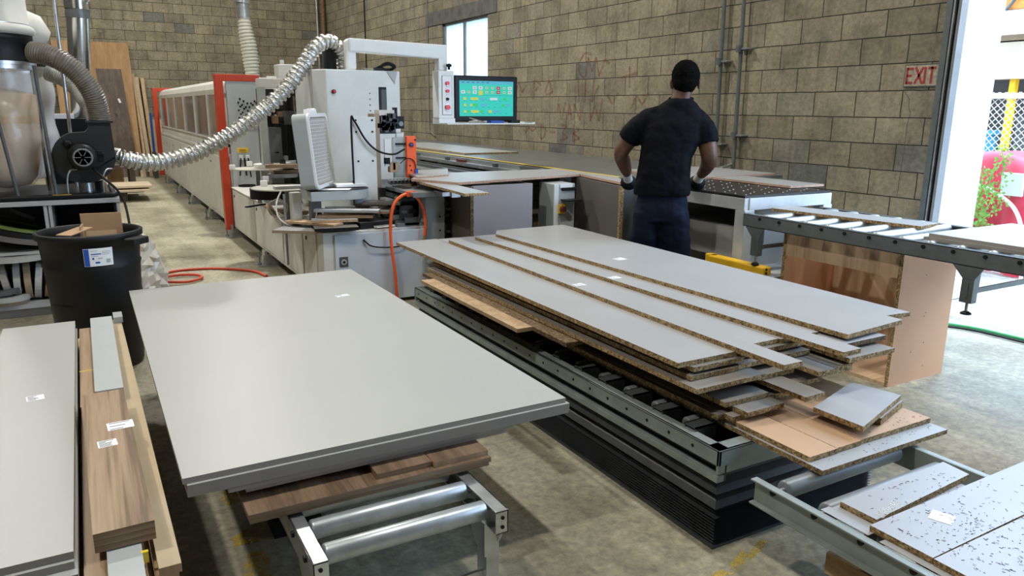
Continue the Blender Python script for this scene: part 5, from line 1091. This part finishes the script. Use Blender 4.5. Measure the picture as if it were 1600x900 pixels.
# ================================================================ dust collector
t = thing('dust_collector', 'twin bag dust collector with black blower, clear lower bags and white upper bags', 'dust collector', (-.3, 6.7, .832))
DX, DY = -.50, 6.72
MB().box(-1.2, .15, 6.36, 7.25, .845, .865, 'steelblk').sweep(smooth_path([(-1.2, 6.34, .855), (.08, 6.34, .855), (.15, 6.38, .855), (.17, 6.45, .855), (.17, 7.1, .855)], 6), .018, 'black', 10).build('base_plate', t)
MB().box(-.22, -.10, 6.325, 6.33, .845, .870, 'yellow').build('warning_label', t, 'yellow warning label')
for (cx, cy, mk) in ((DX, DY, 0), (-.42, 7.55, 1)):
    MB().lathe([(.255, -.0), (.27, 0), (.275, .01), (.27, .02), (.268, .15), (.275, .16), (.275, .19), (.25, .19)], (cx, cy, 1.79), 'black', 40).build('drum', t, 'black collector drum')
    MB().lathe([(.277, 0), (.277, .022)], (cx, cy, 1.775), 'galv', 40).lathe([(.265, 0), (.265, .03)], (cx, cy, 1.745), 'galv', 40).build('clamp_band', t, 'steel clamp band')
    b = MB(); pr = [(.262, 1.775), (.262, 1.70)]+[(.262+.015*math.sin(k*.9), 1.70-k*.06) for k in range(1, 9)]+[(.24, 1.15), (.23, 1.05), (.21, .98), (.16, .91), (.08, .885), (0, .88)]
    b.lathe([(r, z) for r, z in pr], (cx, cy, 0), 'clear' if not mk else 'cloudy', 44); 
    b.build('clear_bag', t, 'clear plastic lower bag')
    if not mk:
        b = MB(); b.lathe([(0, 1.595), (.1, 1.61), (.2, 1.585), (.247, 1.57), (.25, 1.4), (.245, 1.25), (.22, 1.1), (.19, .98), (.14, .92), (0, .895)], (cx, cy, 0), 'dustbag', 44); b.build('sawdust', t, 'sawdust inside the bag')
    b = MB(); b.lathe([(.262, 1.98), (.285, 1.99), (.30, 2.01), (.285, 2.04), (.262, 2.055), (.258, 2.3), (.26, 2.9), (.2, 3.2), (0, 3.25)] if not mk else [(.25, 1.98), (.28, 2.02), (.30, 2.08), (.24, 2.2), (.1, 2.26), (0, 2.27)], (cx, cy, 0), 'cloth', 40); b.build('filter_bag', t, 'white cloth upper bag')
MB().lathe([(.268, 0), (.268, .012)], (DX, DY, 2.045), 'galv', 40).build('clamp_band', t, 'steel clamp band')
for a, b_ in (((-.215, 6.34, 1.76), (-.215, 6.34, .86)), ((-.44, 6.36, 1.55), (-.44, 6.36, .86)), ((-.27, 7.0, 1.75), (-.25, 6.95, .86)), ((-.10, 7.0, 2.6), (-.16, 7.0, .86))): pass
for a, b_ in (((-.235, 6.55, 1.77), (-.195, 6.38, .86)), ((-.52, 6.42, 1.70), (-.43, 6.38, .86)), ((-.27, 7.0, 1.75), (-.245, 6.75, .86))): MB().cyl(a, b_, .012, 'greyd', 8).build('strut', t, 'dark steel strut')
MB().cyl((-.065, 7.0, 3.2), (-.065, 7.0, .86), .013, 'galv', 10).build('post', t, 'thin grey post')
# blower
v_ = [] ; cx, cz, y0, y1 = .0, 1.125, 6.46, 6.66
for k in range(0, 28):
    a = 90-k*10; r = .175+.055*(k/27)
    v_.append((cx+r*math.cos(R(a+0)), cz+r*math.sin(R(a))))
spi = []
for k in range(0, 37):
    a = 10-k*10+0; 
    spi.append(a)
pts = [(.205, 1.375), (.215, 1.12)]+[(.215*math.cos(R(a)), 1.125+.19*math.sin(R(a))) for a in range(0, -181, -12)]+[(.20*math.cos(R(a)), 1.125+.185*math.sin(R(a))) for a in range(170, 109, -12)]+[(.03, 1.305), (.055, 1.33), (.06, 1.375)]
MB().prism(pts, (0, 0, 0), (1, 0, 0), (0, 0, 1), (0, 1, 0), y0, y1, 'bcase').build('blower_housing', t, 'black snail-shaped blower housing', bevel=.006)
MB().box(.045, .225, 6.44, 6.68, 1.372, 1.388, 'bcase').build('outlet_flange', t, bevel=.002)
m_ = MB().lathe([(0, 6.24), (.072, 6.24), (.088, 6.25), (.092, 6.27), (.092, 6.40), (.1, 6.41), (.1, 6.46)], (-.0, 0, 1.135), 'black', 32, 'Y')
m_.lathe([(0, 6.44), (.03, 6.44), (.034, 6.46)], (-.085, 0, 1.225), 'black', 16, 'Y'); mo_ = m_.build('motor', t, 'black motor with a slotted fan cover')
f_ = MB()
for r in (.02, .034, .048, .06): f_.lathe([(r, 6.236), (r+.005, 6.236), (r+.005, 6.24), (r, 6.24)], (0, 0, 1.135), 'greym', 28, 'Y')
for k in range(6): a = R(k*60); f_.cyl((.012*math.cos(a), 6.237, 1.135+.012*math.sin(a)), (.064*math.cos(a), 6.237, 1.135+.064*math.sin(a)), .003, 'greym', 6)
sub(f_, 'fan_grille', mo_, 'steel fan grille')
MB().box(.085, .14, 6.30, 6.44, 1.10, 1.16, 'black').box(.09, .13, 6.28, 6.30, 1.15, 1.18, 'black').build('switch_box', t, bevel=.004)
for x in (-.10, .13): MB().sweep(smooth_path([(x-.02, 6.36, .865), (x-.015, 6.36, .98), (x+.01, 6.37, 1.035), (x+.05, 6.4, 1.04)], 5), .006, 'galv', 8).build('motor_bracket', t, 'bent steel bracket')
MB().cyl((.0, 6.56, .865), (.0, 6.56, .94), .05, 'galv', 20).cyl((.09, 6.56, .865), (.09, 6.56, .94), .035, 'black', 20).build('inlet_stub', t)
MB().cyl((.205, 6.62, 1.125), (.25, 6.62, 1.115), .06, 'bcase', 24).build('duct_collar', t)
def flex(path, r, mk, name, label, seg=26):
    hp = resample(smooth_path(path, 16), .0042)
    b = MB(); b.sweep(hp, lambda i: r if i % 4 in (0, 1) else r*.90, mk, seg, smooth=False); return b.build(name, t, label)
flex([(-.235, 6.60, 1.865), (-.15, 6.54, 1.85), (-.05, 6.50, 1.80), (.05, 6.50, 1.70), (.115, 6.52, 1.58), (.135, 6.55, 1.47), (.137, 6.56, 1.39)], .075, 'greyhose', 'ribbed_hose', 'large grey ribbed hose from drum to blower')
flex([(-.16, 7.3, 1.75), (-.05, 7.2, 1.70), (.04, 7.1, 1.60), (.10, 6.95, 1.48), (.125, 6.80, 1.40), (.13, 6.7, 1.36)], .07, 'clearhose', 'ribbed_hose', 'second ribbed hose behind')
MB().box(-.24, .08, 7.9, 8.4, .60, 1.38, 'black').box(-.23, -.03, 7.95, 8.3, 1.38, 1.42, 'label').build('dark_cabinet', None, 'dark cabinet with white papers on top behind the dust collector', 'cabinet')
MB().box(-.3, .2, 7.85, 8.5, 0, .60, 'greyd').build('base_unit', None, 'dark base unit under the dark cabinet behind the dust collector', 'cabinet')
# galvanised duct rising behind
t = thing('steel_duct', 'shiny galvanised duct rising behind the ribbed hose, bending at the top of the picture', 'duct', (.06, 8.2, .6))
MB().sweep([(.01, 8.3, 1.25), (.03, 8.28, 1.40), (.095, 8.2, 2.28)], [.05, .085, .092], 'duct', 28).build('duct_pipe', t)
MB().lathe([(.095, 0), (.099, .02), (.099, .06), (.095, .08)], (.095, 8.2, 2.26), 'greym', 28).build('collar', t, 'dull taped collar')
MB().sweep(smooth_path([(.095, 8.2, 2.34), (.10, 8.2, 2.42), (.15, 8.2, 2.50), (.28, 8.2, 2.55), (.6, 8.2, 2.62), (1.2, 8.3, 2.8)], 6), .10, 'duct', 28).build('elbow', t)
MB().sweep([(-.02, 8.5, 1.8), (.05, 8.4, 1.0)], .02, 'duct', 12).build('small_pipe', t)
# ================================================================ far end: boards leaning on the back wall, table, pallet
def lean(label, x0, x1, h, y=18.45, mk='ply', side='ply', th=.02, dx=0, name='leaning_board', grp='boards leaning on the back wall'):
    b = MB(); b.add([(x0, y-.02, 0), (x1, y-.02, 0), (x1, y-.02+th, 0), (x0, y-.02+th, 0), (x0+dx, 18.80-th, h), (x1+dx, 18.80-th, h), (x1+dx, 18.80, h), (x0+dx, 18.80, h)],
                    [(3, 2, 1, 0), (4, 5, 6, 7), (0, 1, 5, 4), (1, 2, 6, 5), (2, 3, 7, 6), (3, 0, 4, 7)], [side, side, mk, side, mk, side])
    return b.build(name, None, label, 'board', grp)
lean('large tan plywood sheet leaning on the back wall', -.30, 1.12, 2.80, 18.40, dx=-.02, mk='plyo')
lean('dark walnut sheet leaning in front of the tan plywood', .55, 1.03, 2.67, 18.30, 'walnutd', 'walnutd', dx=-.14)
MB().box(.78, .82, 18.33, 18.335, 1.55, 1.64, 'label', tilt=('Y', -20)).build('paper_tag', None, 'small white tag on the dark walnut sheet', 'tag')
lean('tan plywood sheet behind the ribbed hose, shorter', -.30, .30, 1.9, 18.28, 'plyo', 'ply', dx=0); lean('grey panel leaning behind the dust collector', -.12, .22, 1.72, 18.16, 'darkbox', 'ply')
for l, x0, x1, h, mk, y, dx in (('narrow raw plank leaning right beside the plywood sheet', 1.16, 1.21, 2.17, 'ply', 18.35, -.05), ('second raw plank leaning next to it', 1.23, 1.30, 2.10, 'mdf', 18.33, -.07), ('third raw plank, slightly shorter, leaning by the others', 1.33, 1.40, 2.08, 'ply', 18.35, -.06),
                            ('pale raw sheet leaning near the orange frame', 1.36, 1.75, 1.2, 'mdf', 18.42, 0), ('short raw board at the foot of the planks', 1.05, 1.16, .9, 'mdf', 18.2, 0)): lean(l, x0, x1, h, y, mk, mk, dx=dx)
MB().box(1.30, 1.345, 17.7, 17.75, .55, 1.35, 'blueink').box(1.28, 1.36, 17.68, 17.77, 0, .55, 'greyd').build('dark_post', None, 'small dark post at the far end beside the orange frame', 'post')
t = thing('wooden_table', 'dark wooden table or bench at the far end behind the blower', 'table', (.2, 15.6, 0))
MB().box(-.6, .80, 15.2, 16.0, .40, .46, 'walnutd').build('table_top', t)
for x, y in ((.70, 15.2), (.70, 15.9), (-.6, 15.2), (-.6, 15.9)): MB().box(x, x+.09, y, y+.09, 0, .40, 'walnutd').build('leg', t)
MB().box(.35, .62, 15.7, 15.72, 0, .36, 'ply').build('raw_sheet', None, 'pale panel standing under the dark wooden table', 'panel')
t = thing('timber_stand', 'low stand of dark timber blocks under pale boards on the floor', 'stand', (.6, 13.9, 0))
MB().box(.30, .56, 13.55, 13.75, 0, .14, 'walnutd').build('block', t); MB().box(.30, .50, 14.4, 14.6, 0, .14, 'walnutd').build('block', t); MB().box(.1, .8, 13.5, 14.7, .14, .16, 'greyd').build('bearer', t)
board('pale_board', 'upper pale board on the low timber stand at the back', 'board', .0, .93, 13.5, 14.3, .245, .03, 'ply2', 'ply2', group='pale boards on the timber stand')
board('pale_board', 'lower pale board on the low timber stand at the back', 'board', .0, .89, 13.4, 14.2, .190, .03, 'ply2', 'ply2', group='pale boards on the timber stand')
# pipes in the room corner
t = thing('corner_pipes', 'thin vertical pipes in the far corner of the block walls', 'pipe', (5.3, 18.7, 0))
MB().cyl((5.22, 18.78, 0), (5.22, 18.78, 7), .03, 'galv', 8).build('pipe', t); MB().cyl((5.36, 18.76, 0), (5.36, 18.76, 7), .045, 'rust', 8).build('pipe', t, 'rusty pipe')
MB().sweep([(5.43, 12.66, 7), (5.43, 12.66, 1.1), (5.43, 12.4, 1.02)], .010, 'greym', 6).build('wall_cable', None, 'thin dark cable running down the block wall left of the window', 'cable')
MB().sweep([(5.43, 15.95, 7), (5.43, 15.95, .9)], .012, 'black', 6).build('wall_cable', None, 'thin dark cable on the block wall farther left, near the corner', 'cable')
# ================================================================ the man at the table
PO = Vector((3.40, 4.0, 0)); PF = Vector((.68, .733, 0)).normalized(); PR = Vector((PF.y, -PF.x, 0)); 
def W3(r, f, z): return PO+PR*r+PF*f+Vector((0, 0, z))
def loft(mb, secs, mk, seg=28, pw=2.4):
    """superellipse sections: (r, f, z, half width, half depth)"""
    vs = []; fs = []
    for r, f, z, a, b in secs:
        for k in range(seg):
            t = 2*math.pi*k/seg; c, s = math.cos(t), math.sin(t)
            vs.append(W3(r+a*math.copysign(abs(c)**(2/pw), c), f+b*math.copysign(abs(s)**(2/pw), s), z))
    for i in range(len(secs)-1):
        for k in range(seg): a_ = i*seg+k; b_ = i*seg+(k+1) % seg; fs.append((a_, b_, b_+seg, a_+seg))
    mb.add(vs, fs, mk, True); mb.add(vs[:seg], [tuple(range(seg))], mk, True); mb.add(vs[-seg:], [tuple(range(seg))], mk, True); return mb
def limb(mb, pts, mk, n=6, seg=16):
    """pts: (r, f, z, radius)"""
    P_ = smooth_path([W3(*p[:3]) for p in pts], n); rads = []
    for i in range(len(P_)):
        q = i/n; k = min(int(q), len(pts)-2); u = q-k; rads.append(pts[k][3]*(1-u)+pts[k+1][3]*u)
    return mb.sweep(P_, rads, mk, seg)
def ball(mb, c, rx, ry, rz, mk, seg=20, n=12):
    vs = []; fs = []
    for i in range(n+1):
        ph = math.pi*i/n
        for k in range(seg):
            t = 2*math.pi*k/seg; vs.append(W3(c[0]+rx*math.sin(ph)*math.cos(t), c[1]+ry*math.sin(ph)*math.sin(t), c[2]+rz*math.cos(ph)))
    for i in range(n):
        for k in range(seg): a_ = i*seg+k; b_ = i*seg+(k+1) % seg; fs.append((a_, b_, b_+seg, a_+seg))
    return mb.add(vs, fs, mk, True)
def remesh(o, vox, sm=4, disp=None):
    m = o.modifiers.new('r', 'REMESH'); m.mode = 'VOXEL'; m.voxel_size = vox; m.use_smooth_shade = True
    s = o.modifiers.new('s', 'SMOOTH'); s.iterations = sm; s.factor = .5
    if disp:
        tx = bpy.data.textures.new('folds', 'CLOUDS'); tx.noise_scale = disp[0]; tx.noise_depth = 2
        d = o.modifiers.new('d', 'DISPLACE'); d.texture = tx; d.strength = disp[1]; d.mid_level = .5; d.texture_coords = 'LOCAL'
man = thing('person', 'man in black t-shirt, navy shorts and black gloves leaning on the table, back turned', 'person', tuple(PO))
# body: one continuous skin surface
b = MB()
loft(b, [(.03, .0, .86, .11, .075), (.03, .0, .95, .13, .09), (.035, .01, 1.08, .135, .095), (.05, .04, 1.22, .15, .105), (.075, .07, 1.36, .165, .11), (.09, .085, 1.45, .16, .09), (.10, .09, 1.52, .09, .06), (.11, .10, 1.56, .066, .064), (.125, .115, 1.62, .064, .068), (.132, .12, 1.66, .062, .070)], 'skin')
ball(b, (.138, .135, 1.715), .077, .097, .112, 'skin')                         # skull
ball(b, (.150, .185, 1.665), .055, .060, .075, 'skin')                         # jaw and face
ball(b, (.165, .243, 1.685), .014, .022, .022, 'skin', 10, 8)                  # nose
ball(b, (.158, .232, 1.652), .026, .014, .012, 'skin', 10, 8)                  # lips
for s in (-1, 1): ball(b, (.150+s*.03, .222, 1.715), .017, .012, .010, 'skin', 10, 8)
for s in (-1, 1):
    ball(b, (.138+s*.090, .135, 1.668), .012, .022, .036, 'skin', 12, 10); ball(b, (.138+s*.097, .128, 1.678), .008, .012, .018, 'skin', 10, 8)
limb(b, [(-.09, .07, 1.44, .060), (-.165, .075, 1.37, .060), (-.222, .085, 1.29, .060), (-.268, .09, 1.205, .051), (-.262, .20, 1.14, .052), (-.250, .29, 1.080, .043), (-.243, .36, 1.035, .031), (-.238, .41, 1.00, .030)], 'skin')
limb(b, [(.24, .085, 1.44, .060), (.278, .075, 1.37, .062), (.304, .06, 1.29, .063), (.325, .05, 1.195, .056), (.325, .13, 1.15, .054), (.308, .21, 1.10, .045), (.278, .29, 1.05, .032), (.262, .33, 1.035, .030)], 'skin')
for s, rr in ((-1, -.065), (1, .125)):
    limb(b, [(rr-s*.01, .0, .88, .072), (rr+s*.01, .01, .70, .078), (rr+s*.015, .02, .50, .058), (rr+s*.015, .0, .36, .056), (rr+s*.015, -.02, .22, .042), (rr+s*.015, -.02, .09, .036), (rr+s*.015, -.01, .05, .038)], 'skin')
    ball(b, (rr+s*.02, .05, .045), .042, .115, .035, 'skin', 14, 8)
def hand(mb, r, f, z, mk, s, grip=False):
    """palm plus five curled fingers; s = +1 right hand"""
    ball(mb, (r, f+.045, z-.012), .044, .055, .026, mk, 16, 10)
    for i, (dr, L) in enumerate(((-.033, .062), (-.012, .070), (.010, .068), (.031, .055))):
        x = r+dr*s
        limb(mb, [(x, f+.07, z-.006, .0115), (x+.003*s, f+.075+L*.45, z-.012, .0105), (x+.003*s, f+.078+L*.65, z-.035, .0098), (x+.002*s, f+.070+L*.6, z-.055, .0085)], mk, 4, 10)
    limb(mb, [(r-.030*s, f+.01, z-.012, .014), (r-.056*s, f+.035, z-.022, .0125), (r-.062*s, f+.065, z-.036, .0115), (r-.055*s, f+.085, z-.046, .0095)], mk, 4, 10)
hl_, hr_ = (-.238, .415, .985), (.255, .335, 1.005)
for (c_, s) in ((hl_, -1), (hr_, 1)): hand(b, c_[0], c_[1], c_[2], 'skin', s)
body = b.build('body', man); remesh(body, .0065, 5)
# hair
b = MB(); ball(b, (.138, .118, 1.722), .093, .104, .104, 'hair', 26, 16); ball(b, (.136, .088, 1.675), .080, .078, .072, 'hair')
h_ = b.build('hair', man, 'short curly black hair'); remesh(h_, .006, 2, (.012, .012))
# shirt
b = MB()
loft(b, [(.025, -.005, .935, .190, .138), (.026, -.005, .99, .188, .134), (.03, .0, 1.07, .178, .128), (.036, .01, 1.14, .174, .124), (.047, .03, 1.22, .178, .126), (.064, .05, 1.31, .196, .132), (.078, .065, 1.39, .200, .124), (.086, .073, 1.44, .196, .108), (.093, .078, 1.485, .172, .092), (.100, .085, 1.525, .134, .080), (.107, .092, 1.555, .098, .074), (.112, .097, 1.572, .080, .070)], 'shirt', 36)
limb(b, [(-.020, .07, 1.470, .060), (-.080, .07, 1.440, .072), (-.142, .075, 1.390, .079), (-.190, .08, 1.335, .081), (-.222, .085, 1.288, .082)], 'shirt', 6, 22)
limb(b, [(.180, .085, 1.470, .060), (.226, .085, 1.440, .072), (.266, .075, 1.390, .079), (.290, .068, 1.335, .081), (.304, .06, 1.278, .082)], 'shirt', 6, 22)
sh_ = b.build('t_shirt', man, 'black short-sleeved t-shirt'); remesh(sh_, .0085, 12, (.09, .022))
b = MB(); P_ = [W3(.116+.077*math.cos(R(a)), .100+.070*math.sin(R(a)), 1.572+.010*math.sin(R(a))) for a in range(0, 361, 15)]; b.sweep(P_, .0075, 'shirt', 8).build('collar', man)
# hem folds: a slightly flared ring so that the shirt ends over the shorts
# shorts
b = MB()
loft(b, [(.03, .0, .985, .160, .115), (.03, .0, .90, .170, .122), (.03, .0, .82, .182, .128), (.03, .0, .76, .180, .124)], 'shorts', 32)
loft(b, [(-.055, .0, .82, .100, .118), (-.066, .005, .70, .104, .112), (-.072, .01, .60, .106, .110), (-.074, .012, .53, .107, .110)], 'shorts', 24)
loft(b, [(.115, .0, .82, .100, .118), (.126, .005, .70, .104, .112), (.134, .01, .60, .106, .110), (.138, .012, .52, .107, .110)], 'shorts', 24)
so_ = b.build('shorts', man, 'navy blue shorts'); remesh(so_, .0095, 6, (.09, .022))
# gloves: black coated hands with knit cuffs
for (c_, s, el) in ((hl_, -1, (-.246, .31, 1.052)), (hr_, 1, (.292, .25, 1.075))):
    b = MB(); n0 = len(b.v); 
    ball(b, (c_[0], c_[1]+.035, c_[2]-.018), .062, .064, .056, 'glove', 16, 10)
    for dr, L in ((-.034, .062), (-.012, .070), (.011, .068), (.033, .055)):
        x = c_[0]+dr*s; f0, z0 = c_[1], c_[2]
        limb(b, [(x, f0+.06, z0-.006, .0145), (x+.003*s, f0+.078+L*.45, z0-.012, .0135), (x+.003*s, f0+.081+L*.65, z0-.036, .0125), (x+.002*s, f0+.070+L*.6, z0-.060, .0110)], 'glove', 4, 10)
    x, f0, z0 = c_
    limb(b, [(x-.028*s, f0+.008, z0-.012, .018), (x-.056*s, f0+.033, z0-.022, .0155), (x-.063*s, f0+.065, z0-.037, .0145), (x-.055*s, f0+.090, z0-.048, .012)], 'glove', 4, 10)
    g_ = b.build('glove', man, 'black rubber coated work glove'); remesh(g_, .0045, 2)
    b = MB(); limb(b, [(c_[0], c_[1]+.03, c_[2]-.008, .036), ((c_[0]+el[0])/2, (c_[1]+el[1])/2, (c_[2]+el[2])/2, .033), (el[0], el[1]+.03, el[2]-.012, .035)], 'cuff', 5, 18)
    b.build('glove_cuff', man, 'white knit glove cuff')
for s, rr in ((-1, -.065), (1, .125)):
    b = MB(); ball(b, (rr+s*.02, .06, .048), .050, .135, .046, 'rubber', 18, 10); limb(b, [(rr+s*.015, -.02, .13, .044), (rr+s*.015, -.02, .06, .048)], 'rubber', 3, 16)
    sh2 = b.build('shoe', man, 'dark shoe'); remesh(sh2, .008, 2)
